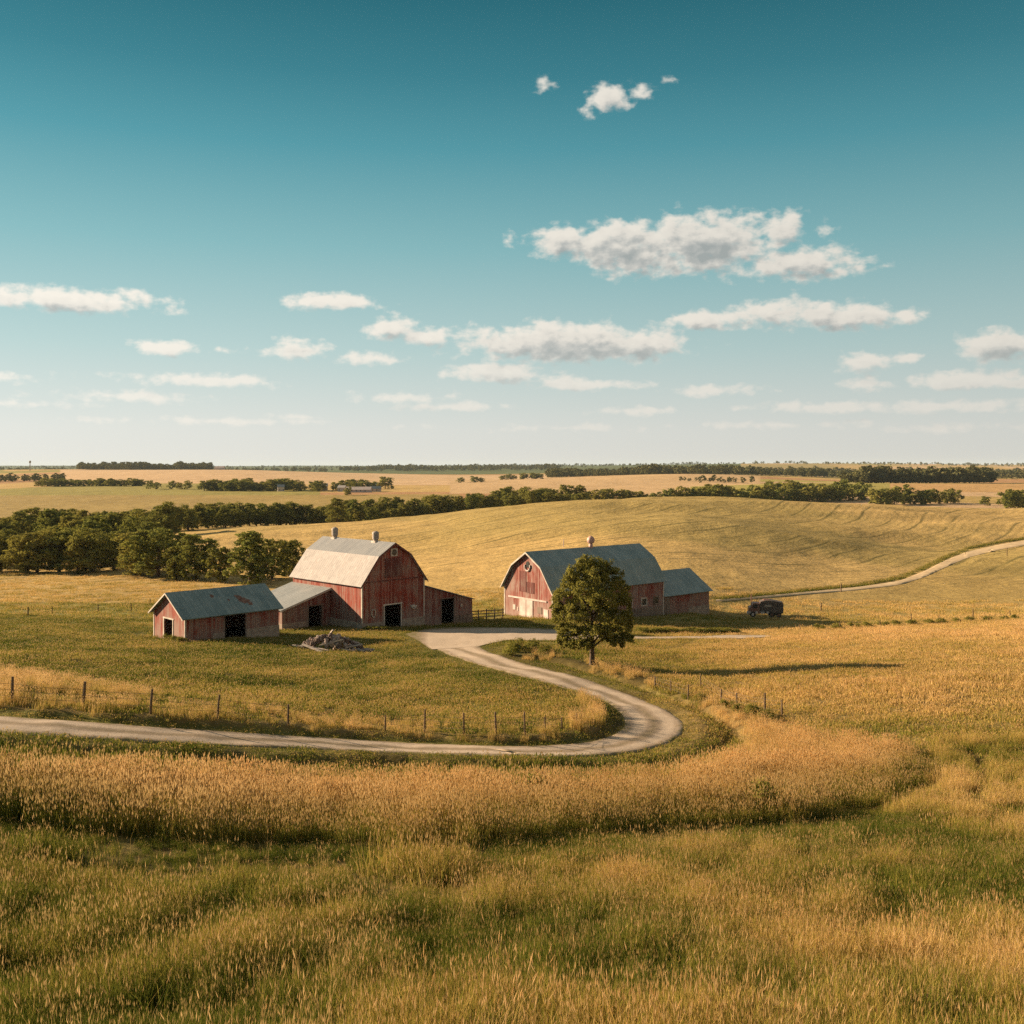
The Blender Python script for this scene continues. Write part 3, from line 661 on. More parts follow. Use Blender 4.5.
# rusted torn patch and lifted sheet in the roof
dy, dz = SW / 2 + .45, (SR + .14) - (SE - .18)
def onroof(x, f, up=.02): return (x, -.45 + dy * f, SE - .18 + dz * f + up)
mb = MB()
for (x, f, a, b_) in ((8.7, .42, 1.0, .14), (8.3, .55, .5, .10), (9.2, .3, .45, .09), (8.0, .62, .35, .06), (4.9, .72, .3, .10), (6.7, .5, .2, .05)):
    pts = [onroof(x + math.cos(q) * a * random.Random(int(x * 97 + q * 9)).uniform(.5, 1), f + math.sin(q) * b_ * random.Random(int(x * 31 + q * 7)).uniform(.5, 1)) for q in np.linspace(0, 2 * math.pi, 11)[:-1]]
    mb = MB(); mb.poly(pts); mb.build('torn_roof_patch', M_RUST, rs1)
doorframe('door_frame', b2, (0, 0, 0), (1, 0, 0), 5.2, 8.0, 2.6, M_GREYB, (0, -1, 0), .12)
doorframe('door_frame', b2, (0, T, 0), (0, 1, 0), 2.9, 5.1, 2.35, M_TRIM, (-1, 0, 0), .17)
prisms('foundation', M_STONE, b2, [((0, -.055, 0), (1, 0, 0), (0, 0, 1), rect(3.6, 5.1, -1.4, .65), (0, .05, 0)), ((0, -.055, 0), (1, 0, 0), (0, 0, 1), rect(8.15, SL + .05, -1.4, .7), (0, .05, 0))])
mb = MB()
for s_ in (0, 1):
    y0, y1 = (-.45, SW / 2) if s_ == 0 else (SW + .45, SW / 2)
    mb.prism((-.54, 0, 0), (0, 1, 0), (0, 0, 1), [(y0, SE - .40), (y1, SR - .08), (y1, SR + .12), (y0, SE - .20)], (.038, 0, 0))
mb.build('rake_board', M_TRIM, b2)
parts('corner_trim', M_TRIM, b2, [(-.05, .14, -.05, -.003, -.6, SE - .3), (-.05, -.003, .0, .16, -.6, SE - .1), (-.05, -.003, SW - .18, SW, -.6, SE - .1)])

# ---- right barn with annex
b3 = empty('gambrel_barn', (6.1, 150, CZ - 23.5), R(40)); tag(b3, 'long red gambrel barn with blue-grey roof, white sliding door and low annex', 'barn')
L3, W3, E3, B3, G3 = 24.9, 11.4, 4.6, 7.75, 9.85
mb = MB()
mb.prism((0, 0, 0), (1, 0, 0), (0, 0, 1), rect(0, L3, -3, E3), (0, T, 0)); mb.prism((0, W3 - T, 0), (1, 0, 0), (0, 0, 1), rect(0, L3, -4, E3), (0, T, 0))
gb = [(0, -2.5), (W3 - 2 * T, -2.5), (W3 - 2 * T, E3), (W3 - 2.3 - T, B3), (W3 / 2 - T, G3), (2.3 - T, B3), (0, E3)]
mb.prism((0, T, 0), (0, 1, 0), (0, 0, 1), gb, (T, 0, 0)); mb.prism((L3 - T, T, 0), (0, 1, 0), (0, 0, 1), gb, (T, 0, 0)); mb.build('wall', M_RED2, b3)
oe = .5
def gam(parent, mat, L, W, E, B, G, x0, x1):
    pr = [(-.45, E - .55), (2.3, B + .12), (W / 2, G + .14)]
    r0 = slab('roof', mat, parent, (x0, pr[0][0], pr[0][1]), (x1, pr[0][0], pr[0][1]), (x1, pr[1][0], pr[1][1]), (x0, pr[1][0], pr[1][1]))
    slab('roof', mat, parent, (x0, pr[1][0] + .001, pr[1][1]), (x1, pr[1][0] + .001, pr[1][1]), (x1, pr[2][0], pr[2][1]), (x0, pr[2][0], pr[2][1]))
    slab('roof', mat, parent, (x0, W - pr[1][0] - .001, pr[1][1]), (x1, W - pr[1][0] - .001, pr[1][1]), (x1, pr[2][0] + .001, pr[2][1]), (x0, pr[2][0] + .001, pr[2][1]))
    slab('roof', mat, parent, (x0, W - pr[0][0], pr[0][1]), (x1, W - pr[0][0], pr[0][1]), (x1, W - pr[1][0], pr[1][1]), (x0, W - pr[1][0], pr[1][1]))
gam(b3, M_ROOFT2, L3, W3, E3, B3, G3, -.5, L3 + .4)
rake(b3, M_TRIM, [(-.45, E3 - .55), (2.3, B3 + .12), (W3 / 2, G3 + .14), (W3 - 2.3, B3 + .12), (W3 + .45, E3 - .55)], ((-.54, 0, 0), (0, 1, 0)), (.038, 0, 0))
parts('corner_trim', M_TRIM, b3, [(-.05, .14, -.05, -.003, -1, E3 - .4), (-.05, -.003, W3 - .2, W3, -1, E3 - .3), (-.05, -.003, 0, .16, -1, E3 - .3), (L3 - .2, L3 + .03, -.05, -.003, -2, E3 - .3)])
# gable face: x = 0 plane, y runs 0..11.4 from the near corner to the far-left one
def gbox(name, mat, y0, y1, z0, z1, d=.06, parent=b3):
    mb = MB(); mb.box(-d, -.003, y0, y1, z0, z1); return mb.build(name, mat, parent)
gbox('door_track', M_WHITE, 1.3, 10.3, 2.55, 2.8, .12)
dr = gbox('sliding_door', M_WHITE, 4.5, 7.6, -.3, 2.54, .09)
mb = MB(); mb.box(-.11, -.092, 6.0, 6.07, -.3, 2.5); mb.build('door_seam', M_GREYB, dr)
gbox('hatch_door', M_PURP, 4.2, 5.9, 3.6, 5.3); gbox('hatch_door', M_PURP, 6.1, 7.6, 3.7, 6.9, .05)
gbox('wall_patch', M_WHITE, 8.6, 9.2, .7, 1.5); gbox('wall_patch', M_WHITE, 7.9, 8.2, .6, 1.2); gbox('wall_patch', M_WHITE, 1.0, 2.0, -.2, 1.5); gbox('wall_patch', M_GREYB, 2.4, 3.4, .7, 1.7)
hs = MB(); cx, cz_ = W3 / 2, 7.75
hs.tube([(-.10, cx + math.cos(q) * .62, cz_ + math.sin(q) * .75) for q in np.linspace(math.pi * .92, math.pi * 2.08, 14)], .13, 6); hs.build('horseshoe_sign', M_WHITE, b3)
mb = MB(); mb.prism((-.003, cx, cz_ + .25), (0, 1, 0), (0, 0, 1), [(math.cos(i * math.pi / 8) * .42, math.sin(i * math.pi / 8) * .5) for i in range(16)], (-.05, 0, 0)); mb.build('gable_window', M_GLASS, b3)
for x0, fm in ((16.2, M_WHITE), (19.6, M_TRIM), (22.5, M_GREYB), (12.9, M_GREYB)): window(b3, (0, 0, 0), (1, 0, 0), x0, x0 + 1.0, .55, 1.55, (0, -1, 0), fm, fw=.2)
prisms('foundation', M_GREYB, b3, [((0, -.06, 0), (1, 0, 0), (0, 0, 1), rect(9, L3 - .22, -3, .1), (0, .055, 0))])
cup = MB(); cup.lathe((13.6, W3 / 2, G3 + .1), [(.34, -.3), (.34, .45), (.2, .5), (.25, .56), (.5, .68), (.62, .95), (.64, 1.2), (.55, 1.5), (.3, 1.74), (.06, 1.82)], 18); cup.build('ventilator', M_PINK, b3, smooth=True)
# annex
AX0, AX1, AW, AE, AR = L3 + .005, L3 + 12.1, 10.0, 1.65, 5.05
mb = MB()
mb.prism((AX0, .25, 0), (1, 0, 0), (0, 0, 1), rect(0, AX1 - AX0, -4, AE), (0, T, 0)); mb.prism((AX0, AW, 0), (1, 0, 0), (0, 0, 1), rect(0, AX1 - AX0, -5, AE), (0, T, 0))
mb.prism((AX1 - T, .25 + T, 0), (0, 1, 0), (0, 0, 1), [(0, -4), (AW - .25 - T, -4), (AW - .25 - T, AE), (AW / 2 - T, AR), (0, AE)], (T, 0, 0)); ann = mb.build('annex', M_RED, b3)
slab('annex_roof', M_ROOFT2, ann, (AX0 + .03, -.3, AE - .15), (AX1 + .45, -.3, AE - .15), (AX1 + .45, AW / 2, AR), (AX0 + .03, AW / 2, AR)); slab('annex_roof', M_ROOFT2, ann, (AX0 + .03, AW + .5, AE - .15), (AX1 + .45, AW + .5, AE - .15), (AX1 + .45, AW / 2 + .001, AR), (AX0 + .03, AW / 2 + .001, AR))
mb = MB(); mb.box(AX0 + .3, AX0 + 1.8, .18, .245, -2.2, 1.2); mb.build('annex_door', M_GREYB, ann)
parts('foundation', M_STONE, ann, [(AX0 + 6.5, AX1, .18, .245, -4, -.9)])

# ---- derelict farm truck beyond the right barn
g = ground(765, 169); tk = empty('old_truck', (g.x, g.y, g.z + .3), R(-8)); tag(tk, 'dark rusted old box truck with an upright stack, parked on the grass past the annex', 'truck')
mb = MB(); mb.prism((-.9, -1.1, 0), (1, 0, 0), (0, 0, 1), [(0, .75), (3.8, .75), (3.8, 2.45), (3.6, 2.55), (1.9, 2.85), (.9, 2.85), (0, 2.6)], (0, 2.2, 0)); bd = mb.build('cargo_body', M_TRUCKB, tk)
mb = MB(); mb.box(-.3, .7, -.5, .5, 2.72, 2.95); mb.build('roof_hatch', M_TRUCK, bd)
mb = MB(); mb.box(-.2, .9, -1.14, -1.103, 1.75, 2.15); mb.build('side_panel', M_GALV, bd)
mb = MB(); mb.prism((-2.75, -1.0, 0), (1, 0, 0), (0, 0, 1), [(0, .6), (1.82, .6), (1.82, 2.35), (.75, 2.4), (.45, 1.75), (.05, 1.6)], (0, 2.0, 0)); cb = mb.build('cab', M_TRUCK, tk)
mb = MB(); mb.prism((-2.75, -1.03, 0), (1, 0, 0), (0, 0, 1), [(.6, 1.6), (1.4, 1.6), (1.4, 2.15), (.85, 2.15)], (0, .026, 0)); mb.build('side_window', M_GLASS, cb)
for i, (a_, b_) in enumerate(((-2.72, -2.45), (-1.7, -1.3), (-.8, -.2), (.15, .45))):
    mb = MB(); mb.box(a_, b_, -1.09 - .06 * (a_ > -.9), -1.005 - .1 * (a_ > -.9), .62, .98); mb.build('side_board', M_WHITE, tk)
mb = MB(); mb.tube([(-2.35, -.9, 1.5), (-2.35, -.9, 3.9)], .07, 8); mb.build('exhaust_stack', M_TRUCK, tk)
mb = MB(); mb.box(-2.95, -2.77, -1.0, 1.0, .45, .75); mb.build('bumper', M_WHITE, tk)
mb = MB(); mb.box(-2.6, 2.7, -.5, .5, .55, .748); mb.build('chassis', M_RUST, tk)
for wx in (-2.1, 1.0, 2.1):
    for sy in (-1, 1):
        mb = MB(); mb.lathe((0, 0, 0), [(.25, -.14), (.44, -.14), (.48, -.08), (.48, .08), (.44, .14), (.25, .14)], 18)
        wv = mb.build('wheel', M_TYRE, tk, (wx, sy * .98, .48)); wv.rotation_euler = (R(90), 0, 0)
        mb = MB(); mb.lathe((0, 0, 0), [(.05, -.16), (.24, -.15), (.24, .15), (.05, .16)], 12); mb.build('rim', M_WHITE if wx < 0 else M_RUST, wv)

# ---- heap of field stones and old timber in front of the main barn
rng = random.Random(4)
def rock_mesh(seed):
    r = random.Random(seed); import bmesh
    bm = bmesh.new(); bmesh.ops.create_icosphere(bm, subdivisions=2, radius=1)
    q = [(Vector([r.gauss(0, 1) for _ in range(3)]).normalized(), r.uniform(.55, .85)) for _ in range(9)]
    for v_ in bm.verts:
        for n_, d_ in q:
            e_ = v_.co.dot(n_) - d_
            if e_ > 0: v_.co -= n_ * e_
    me = bpy.data.meshes.new('stone'); bm.to_mesh(me); bm.free(); return me
RM = []
for i in range(8):
    a = rock_mesh(i); a.materials.append(M_ROCKD if i % 2 else M_ROCK); RM.append(a)
HC = hit(333, 652, y1=170); 
def heap_h(x, y): return 1.9 * max(0, 1 - (abs(x + .4) / 4.3) ** 1.5 - (y / 1.7) ** 2)
for i in range(190):
    x = rng.gauss(-.1, 2.0); y = rng.gauss(0, .85)
    if abs(x) > 4.6 or abs(y) > 1.9: continue
    z = heap_h(x, y); s_ = rng.uniform(.17, .40)
    o = bpy.data.objects.new('field_stone', RM[rng.randrange(8)]); COL.objects.link(o)
    X, Y = HC.x + x, HC.y + 1.2 + y
    o.location = (X, Y, float(H(X, Y)) + z * .9 + s_ * .25 - .02); o.scale = (s_ * rng.uniform(.8, 1.4), s_, s_ * rng.uniform(.6, .95)); o.rotation_euler = [rng.uniform(0, 6.3) for _ in range(3)]
    tag(o, 'grey angular field stone lying in the heap of rubble in front of the large barn', 'stone', 'stones in the rubble heap')
for x, y, L, rz, ry, wd in ((-2.2, -1.9, 3.2, -35, 10, .16), (-1.6, -1.7, 2.6, -18, 6, .14), (-.2, -1.3, 2.8, 12, -12, .13), (1.5, -1.4, 2.2, -10, 8, .12), (2.3, -.9, 2.0, 22, -8, .12), (-3.4, -1.0, 1.8, 15, 4, .12), (-.5, .2, 2.0, -60, -30, .12), (3.0, -1.1, 1.5, -30, 3, .1), (3.6, -.5, 2.0, 8, 4, .1), (-4.0, -1.3, 1.4, -20, 2, .1)):
    mb = MB(); mb.box(-L / 2, L / 2, -wd, wd, -.06, .06); X, Y = HC.x + x, HC.y + 1.2 + y
    o = mb.build('old_plank', M_PALEWOOD, loc=(X, Y, float(H(X, Y)) + heap_h(x, y) * .95 + .32)); o.rotation_euler = (R(rng.uniform(-15, 15)), R(ry), R(rz))
    tag(o, 'bleached timber plank lying on the stone heap in front of the large barn', 'plank', 'planks on the rubble heap')

# ---- fences
def fence(name, label, pts, hgts, wires=(.45, .8, 1.1), rad=.06, y1=170, lean=0, sub=None):
    ps = [hit(px, py, y1=y1) for px, py in pts]; g0 = ps[0]
    f = empty(name, g0); tag(f, label, 'fence'); r = random.Random(len(pts) * 7 + int(pts[0][0]))
    tops = []
    for p, h in zip(ps, hgts):
        h *= 1.12
        rr = rad * r.uniform(.75, 1.2); dx = lean * h * r.uniform(.3, 1.3) + r.uniform(-.04, .04) * h; q = p - g0
        mb = MB(); mb.tube([(q.x, q.y, q.z - .4), (q.x + dx * .5, q.y, q.z + h * .5), (q.x + dx, q.y, q.z + h)], [rr, rr * .95, rr * .85], 8); mb.build('post', M_POST, f); tops.append((q, dx, h))
    if wires:
        mb = MB()
        for wz in wires:
            for i in range(len(tops) - 1):
                (a, da, ha), (b, db, hb) = tops[i], tops[i + 1]
                A_ = Vector((a.x + da * wz / ha, a.y - rad, a.z + min(wz, ha * .95))); B_ = Vector((b.x + db * wz / hb, b.y - rad, b.z + min(wz, hb * .95)))
                Mi = (A_ + B_) / 2 - Vector((0, 0, .06)); mb.tube([A_, Mi, B_], .008, 4)
        mb.build('wire', M_WIRE, f)
    return f
fence('wire_fence', 'leaning wooden post and wire fence in the tall grass above the road, at the left', [(-50,700),(12,704),(83,709.5),(150,714),(217,719),(288,725)], [1.25,1.32,1.35,1.2,1.2,1.05], rad=.075, lean=.12)
fence('wire_fence', 'row of thin dark fence posts inside the road loop', [(385,731),(424.5,733),(464,736),(496,735),(525,735.5),(545,731),(562,730),(577,727)], [.85,1.25,1.2,1.2,1.25,.8,.7,.75], rad=.06)
fence('wire_fence', 'short weathered posts among golden grass outside the road bend', [(655,688),(671,694),(688,700),(701,688),(721,702),(737,707),(765,714),(782,716)], [.9,1.0,1.1,1.0,.9,.95,1.35,1.0], rad=.07, y1=170)
fence('field_fence', 'old low fence across the pasture left of the shed', [(-10,617),(28,616),(52,615),(98,613),(131,611.5),(150,606)], [1.2]*6, rad=.09, y1=185, wires=(.6, 1.0))
fence('field_fence', 'low fence along the gravel strip and crest on the right', [(800,631),(840,629),(880,627),(911,625),(940,622),(973,620.5),(1010,617)], [.9,.8,1.0,1.5,1.0,1.6,1.0], rad=.08, y1=185, wires=(.6,))
g = ground(484, 152); pf_ = empty('rail_pen', g, R(20)); tag(pf_, 'small grey wooden rail pen behind the right lean-to of the large barn', 'pen')
for i in range(5):
    mb = MB(); mb.tube([(i * 1.3 - 2.2, 0, -.4), (i * 1.3 - 2.2, 0, 1.7)], .09, 8); mb.build('post', M_POST, pf_)
for z in (.5, .95, 1.4):
    mb = MB(); mb.box(-2.4, 3.2, -.13, -.08, z, z + .14); mb.build('rail', M_GREYB, pf_)
for px, py, h, y1, lb in ((841,592,1.9,560,'single dark post beside the dirt track on the hill'),(821,611,1.5,240,'lone post in the field right of the old truck'),(1007,556,2.6,560,'dark post beside the dirt track near the right edge'),(563.5,547,2.2,560,'small pale marker post on the hillside field above the right barn')):
    p = hit(px, py, y0=100, y1=y1); mb = MB(); mb.tube([(0, 0, -.5), (.02, 0, h * .6), (.05, 0, h)], [.13, .12, .1], 8)
    mb.tube([(0, 0, h * .55), (.01, 0, h * .62)], [.16, .16], 8)
    tag(mb.build('field_post', M_WHITE if px < 600 else M_POST, loc=p), lb, 'post')
# ---------------------------------------------------------------- foliage
def leaf_mat(name, c1, c2, c3, transl=.3):
    m, k, out = new_mat(name)
    oi = k.new('ShaderNodeObjectInfo').outputs['Random']
    gi = k.new('ShaderNodeNewGeometry').outputs['Random Per Island']
    tcn = k.new('ShaderNodeTexCoord').outputs['Object']
    n = k.noise(tcn, .5, 2)
    c = k.mix(k.rng(k.math('ADD', k.math('MULTIPLY', gi, .6), k.math('MULTIPLY', n, .6)), .2, 1.0), c1, c2)
    c = k.mix(k.rng(oi, 0, 1, 0, .75), c, c3)
    d = k.new('ShaderNodeBsdfDiffuse'); k.l.new(c, d.inputs[0]); t = k.new('ShaderNodeBsdfTranslucent'); k.l.new(k.mix(.4, c, (.16, .16, .02)), t.inputs[0])
    mx = k.new('ShaderNodeMixShader'); mx.inputs[0].default_value = transl; k.l.new(d.outputs[0], mx.inputs[1]); k.l.new(t.outputs[0], mx.inputs[2]); k.l.new(mx.outputs[0], out.inputs[0]); return m
M_LEAF = leaf_mat('tree_leaves', (.11, .13, .026), (.36, .31, .07), (.2, .18, .05), .38)
M_LEAFD = leaf_mat('wood_leaves', (.085, .118, .030), (.29, .285, .075), (.31, .26, .07), .34)
M_LEAFF = leaf_mat('far_leaves', (.075, .085, .040), (.15, .145, .060), (.15, .135, .055), .2)
def crown_mesh(name, lobes, nsub, nleaf, leaf, seed, mat, spread=.20):
    """lobes: (x, y, z, rx, rz). Leaves sit in clumps over every lobe's surface, with gaps between the clumps."""
    r = np.random.RandomState(seed); C0 = []; Nn = []
    for (x, y, z, rx, rz) in lobes:
        d = r.normal(size=(nsub, 3)); d /= np.linalg.norm(d, axis=1)[:, None]; d[:, 2] = np.where(d[:, 2] < -.55, -d[:, 2], d[:, 2])
        rad = r.uniform(.62, 1.08, (nsub, 1)); sc = np.array([rx, rx, rz]); cc = np.array([x, y, z]) + d * rad * sc
        for q in range(nsub):
            p = cc[q] + np.clip(r.normal(size=(nleaf, 3)), -2, 2) * spread * rx * r.uniform(.7, 1.25) * np.array([1, 1, .8])
            C0.append(p); Nn.append(np.repeat(d[q][None], nleaf, 0))
    C0 = np.concatenate(C0); Nn = np.concatenate(Nn); n = len(C0)
    nv = Nn * .95 + r.normal(size=(n, 3)) * .45; nv /= np.linalg.norm(nv, axis=1)[:, None]
    a = np.cross(nv, r.normal(size=(n, 3))); a /= np.linalg.norm(a, axis=1)[:, None]; b = np.cross(nv, a)
    s = leaf * r.uniform(.55, 1.35, (n, 1))
    V = np.stack([C0 - a * s, C0 - b * s * .55, C0 + a * s, C0 + b * s * .55], 1).reshape(-1, 3)
    me = np_mesh(name, V, np.arange(4 * n).reshape(-1, 4)); me.materials.append(mat); return me
def rand_lobes(r, n, Rr, zlo, zhi, shape, lr=(.30, .46)):
    L = []
    for i in range(n):
        f = (i + .5) / n; z = zlo + (zhi - zlo) * f; w = shape(f) * Rr
        q = i * 2.399 + r.uniform(-.5, .5); rr = w * r.uniform(.35, .80); s = Rr * r.uniform(*lr) * (.6 + .4 * shape(f))
        L.append((math.cos(q) * rr, math.sin(q) * rr, z, s, s * r.uniform(.75, 1.0)))
    return L
def trunk_mesh(name, H_, r0, lobes, seed, seg=8, nb=9):
    r = random.Random(seed); mb = MB(); top = Vector((r.uniform(-.2, .2), r.uniform(-.2, .2), H_ * .8))
    mb.tube([(0, 0, -.5), (0, 0, .15), (.02, 0, H_ * .2), (top.x * .5, top.y * .5, H_ * .5), tuple(top)], [r0 * 1.5, r0 * 1.1, r0 * .8, r0 * .5, r0 * .12], seg)
    for (x, y, z, rx, rz) in lobes[:nb]:
        z0 = max(H_ * .16, z - abs(rx) * 1.2 - .3 * math.hypot(x, y)); z0 = min(z0, z * .8)
        mb.tube([(0, 0, z0), (x * .45, y * .45, z0 + (z - z0) * .55), (x, y, z)], [r0 * .42, r0 * .28, r0 * .08], 6)
    me = bpy.data.meshes.new(name); me.from_pydata(mb.v, [], mb.f); me.update(); me.materials.append(M_BARK); return me
def tree_objs(name, cm, tm, loc, rz, s, label, cat='tree', group=None):
    t = empty(name, loc, rz); t.scale = s if hasattr(s, '__len__') else (s, s, s); tag(t, label, cat, group)
    for nm, me_ in (('trunk', tm), ('crown', cm)):
        if me_ is None: continue
        o = bpy.data.objects.new(nm, me_); COL.objects.link(o); o.parent = t
    return t
# the lone tree
rr_ = random.Random(12)
lob = [(-.5, 0, 9.5, 1.2, 1.05), (.9, .2, 9.2, 1.25, 1.05), (-1.6, -.2, 8.6, 1.25, 1.1), (2.0, -.2, 8.2, 1.3, 1.1), (.2, -.9, 8.2, 1.6, 1.2), (0, 1.0, 8.0, 1.7, 1.3), (-2.5, .1, 7.4, 1.2, 1.1), (2.7, .2, 7.0, 1.3, 1.15),
       (-.8, -1.6, 6.7, 1.6, 1.2), (1.3, -1.6, 6.4, 1.5, 1.2), (-2.9, -.2, 6.0, 1.25, 1.1), (3.1, -.2, 5.6, 1.2, 1.1), (0, 1.8, 6.0, 1.9, 1.4), (-1.7, -1.6, 5.0, 1.4, 1.1), (.5, -1.9, 4.9, 1.4, 1.1), (2.4, -1.3, 4.4, 1.35, 1.0), (-3.1, .2, 4.5, 1.1, 1.0),
       (-2.6, .2, 3.2, 1.15, .85), (3.2, .2, 3.6, 1.1, .9), (.8, -1.5, 3.3, 1.35, .8), (-1.2, -.6, 3.0, 1.35, .8), (1.9, .9, 2.9, 1.3, .8), (3.5, -.2, 2.5, .8, .6), (-3.1, .0, 2.3, .8, .6), (-2.3, -.6, 2.0, .9, .6), (2.4, -.5, 2.2, 1.0, .6), (-.9, -1.2, 2.1, .9, .55), (3.7, .1, 4.4, .7, .6), (-3.6, .1, 5.4, .7, .7), (-2.3, 0, 8.4, .6, .6), (0, 0, 6.0, 2.0, 2.4)]
LT = ground(592, 98)
cm = crown_mesh('lone_tree_crown', lob, 25, 46, .125, 3, M_LEAF, .145)
tm = trunk_mesh('lone_tree_trunk', 10, .27, lob, 3, 12, 20)
tree_objs('broadleaf_tree', cm, tm, LT, 0, (.94, .94, 1.03), 'tall leafy tree standing alone beside the drive between the two barns')
# prototypes for the belts
PROT = []
for i in range(8):
    r = random.Random(100 + i); kind = i % 4
    shp = [lambda f: math.sin(math.pi * (.12 + .80 * f)) ** .6, lambda f: (1 - f) ** .55 * .9 + .25, lambda f: math.sin(math.pi * (.2 + .7 * f)) ** .5, lambda f: math.sin(math.pi * (.10 + .75 * f)) ** .7][kind]
    Rr = [4.6, 4.2, 5.3, 3.8][kind]; Ht = [11.5, 13, 11, 12.5][kind]
    L = rand_lobes(r, 17, Rr, 1.0, Ht * .86, shp); L.append((0, 0, Ht * .5, Rr * .5, Ht * .3))
    PROT.append((crown_mesh('belt_crown', L, 18, 19, .29, 50 + i, M_LEAFD, .17), trunk_mesh('belt_trunk', Ht, .3, L, i), Ht))
PRO2 = []
for i in range(5):
    r = random.Random(200 + i); L = rand_lobes(r, 10, 5.2, .6, 9.5, lambda f: math.sin(math.pi * (.12 + .80 * f)) ** .6); L.append((0, 0, 5, 2.5, 3.5))
    PRO2.append((crown_mesh('far_crown', L, 14, 8, .55, 80 + i, M_LEAFD, .22), trunk_mesh('far_trunk', 11, .3, L, i, 5, 4), 11.5))
tr = random.Random(77)
def put_tree(px, Y, h, label, group, pset=PROT, k=None, name='broadleaf_tree', wd=1.0):
    x = (px - 512) / F * Y; g = Vector((x, Y, float(H(x, Y)))); c, t, Ht = pset[tr.randrange(len(pset)) if k is None else k]
    s = h / Ht; wd = wd * 1.28; tree_objs(name, c, t, g, tr.uniform(0, 6.3), (s * wd * tr.uniform(.92, 1.12), s * wd * tr.uniform(.92, 1.12), s), label, 'tree', group)
# front edge of the left wood, nearest to the farm: one by one
for (px, Y, h, k, wd, lb) in (
    (250, 226, 13.2, 1, 1.12, 'sunlit pointed leafy tree right behind the teal roofed shed, largest of the front row'),
    (219, 233, 9.2, 3, .95, 'small rounded tree just left of the pointed one behind the shed'),
    (196, 239, 11.5, 0, 1.0, 'olive green rounded tree behind the left end of the shed'),
    (176, 240, 9.0, 3, .95, 'short bushy tree at the front edge of the wood above the shed gable'),
    (158, 247, 12.6, 2, 1.0, 'broad sunlit tree at the front of the wood, left of the shed'),
    (136, 250, 11.6, 0, .95, 'olive tree at the corner where the left wood meets the golden field'),
    (272, 238, 10.0, 2, .95, 'dark tree between the shed and the pale roof of the large barn'),
    (290, 246, 9.2, 0, .95, 'dark tree peeping over the left lean-to of the large barn')):
    put_tree(px, Y, h, lb, None, k=k, wd=wd)
def row(x0, x1, Y0, Y1, n, h, label, group, pset=PROT, jx=5, jy=6, hj=.22, **kw):
    for i in range(n):
        f = (i + .5) / n; put_tree(x0 + (x1 - x0) * f + tr.uniform(-jx, jx), Y0 + (Y1 - Y0) * f + tr.uniform(-jy, jy), h * tr.uniform(1 - hj, 1 + hj), label, group, pset, **kw)
ga = 'trees of the wood on the left'
la = 'dark leafy tree of the wood above the golden field at the left'
row(-40, 120, 268, 262, 9, 10.5, la, ga); row(-45, 130, 290, 285, 8, 11.5, la, ga); row(-40, 150, 318, 305, 9, 12.0, la, ga, jy=8)
row(-40, 160, 350, 345, 9, 12.6, la, ga, jy=8); row(-40, 172, 400, 395, 11, 12.5, la, ga, jy=9); row(20, 200, 445, 440, 12, 12, la, ga, jy=9)
gb_ = 'trees of the long belt across the middle distance'; lb_ = 'dark tree in the long belt running up behind the large barn'
row(170, 335, 450, 545, 15, 10.5, lb_, gb_); row(195, 340, 480, 560, 12, 10.5, lb_, gb_)
row(335, 590, 500, 655, 24, 12.0, lb_, gb_, jx=4, jy=8); row(340, 595, 530, 690, 20, 13, lb_, gb_, jx=5, jy=8); row(470, 585, 640, 720, 9, 15, lb_, gb_, jx=4, jy=8)
gc = 'trees of the belt behind the hill crest'; lc = 'dark tree showing over the crest of the golden hill, right of centre'
row(585, 690, 740, 800, 15, 12.5, lc, gc, PRO2, jx=3); row(680, 870, 790, 880, 24, 15.5, lc, gc, PRO2, jx=4); row(690, 850, 830, 900, 14, 17, lc, gc, PRO2, jx=4); row(872, 957, 790, 820, 12, 14.5, lc, gc, PRO2, jx=3)
put_tree(985, 780, 8, 'single round bush-like tree on the crest near the right edge', None, PRO2); 
row(1000, 1045, 720, 740, 6, 14, 'dark tree in the clump on the crest at the right edge', 'clump of trees at the right edge', PRO2, jx=3)
gd = 'trees around the distant farmstead'; ld = 'small dark tree around the distant white farm buildings'
row(205, 300, 1130, 1130, 26, 13, ld, gd, PRO2, jx=3, jy=30, wd=1.35); row(300, 385, 1090, 1180, 12, 13, ld, gd, PRO2, jx=5, jy=30, wd=1.3)
ge = 'scattered far trees left'; le = 'tiny far tree on the plain above the left wood'
row(35, 145, 1320, 1330, 26, 10, le, ge, PRO2, jx=3, jy=20, wd=1.5); row(146, 192, 1180, 1180, 5, 10, le, ge, PRO2, jx=4, jy=15); put_tree(348, 960, 9, 'lone far tree in the green field before the distant farm', None, PRO2)
row(460, 480, 1700, 1700, 3, 11, 'tiny far tree on the tan plain, centre', 'far trees centre', PRO2, wd=1.5); row(500, 545, 1900, 1900, 8, 11, 'tiny far tree on the tan plain, centre', 'far trees centre', PRO2, wd=1.5)

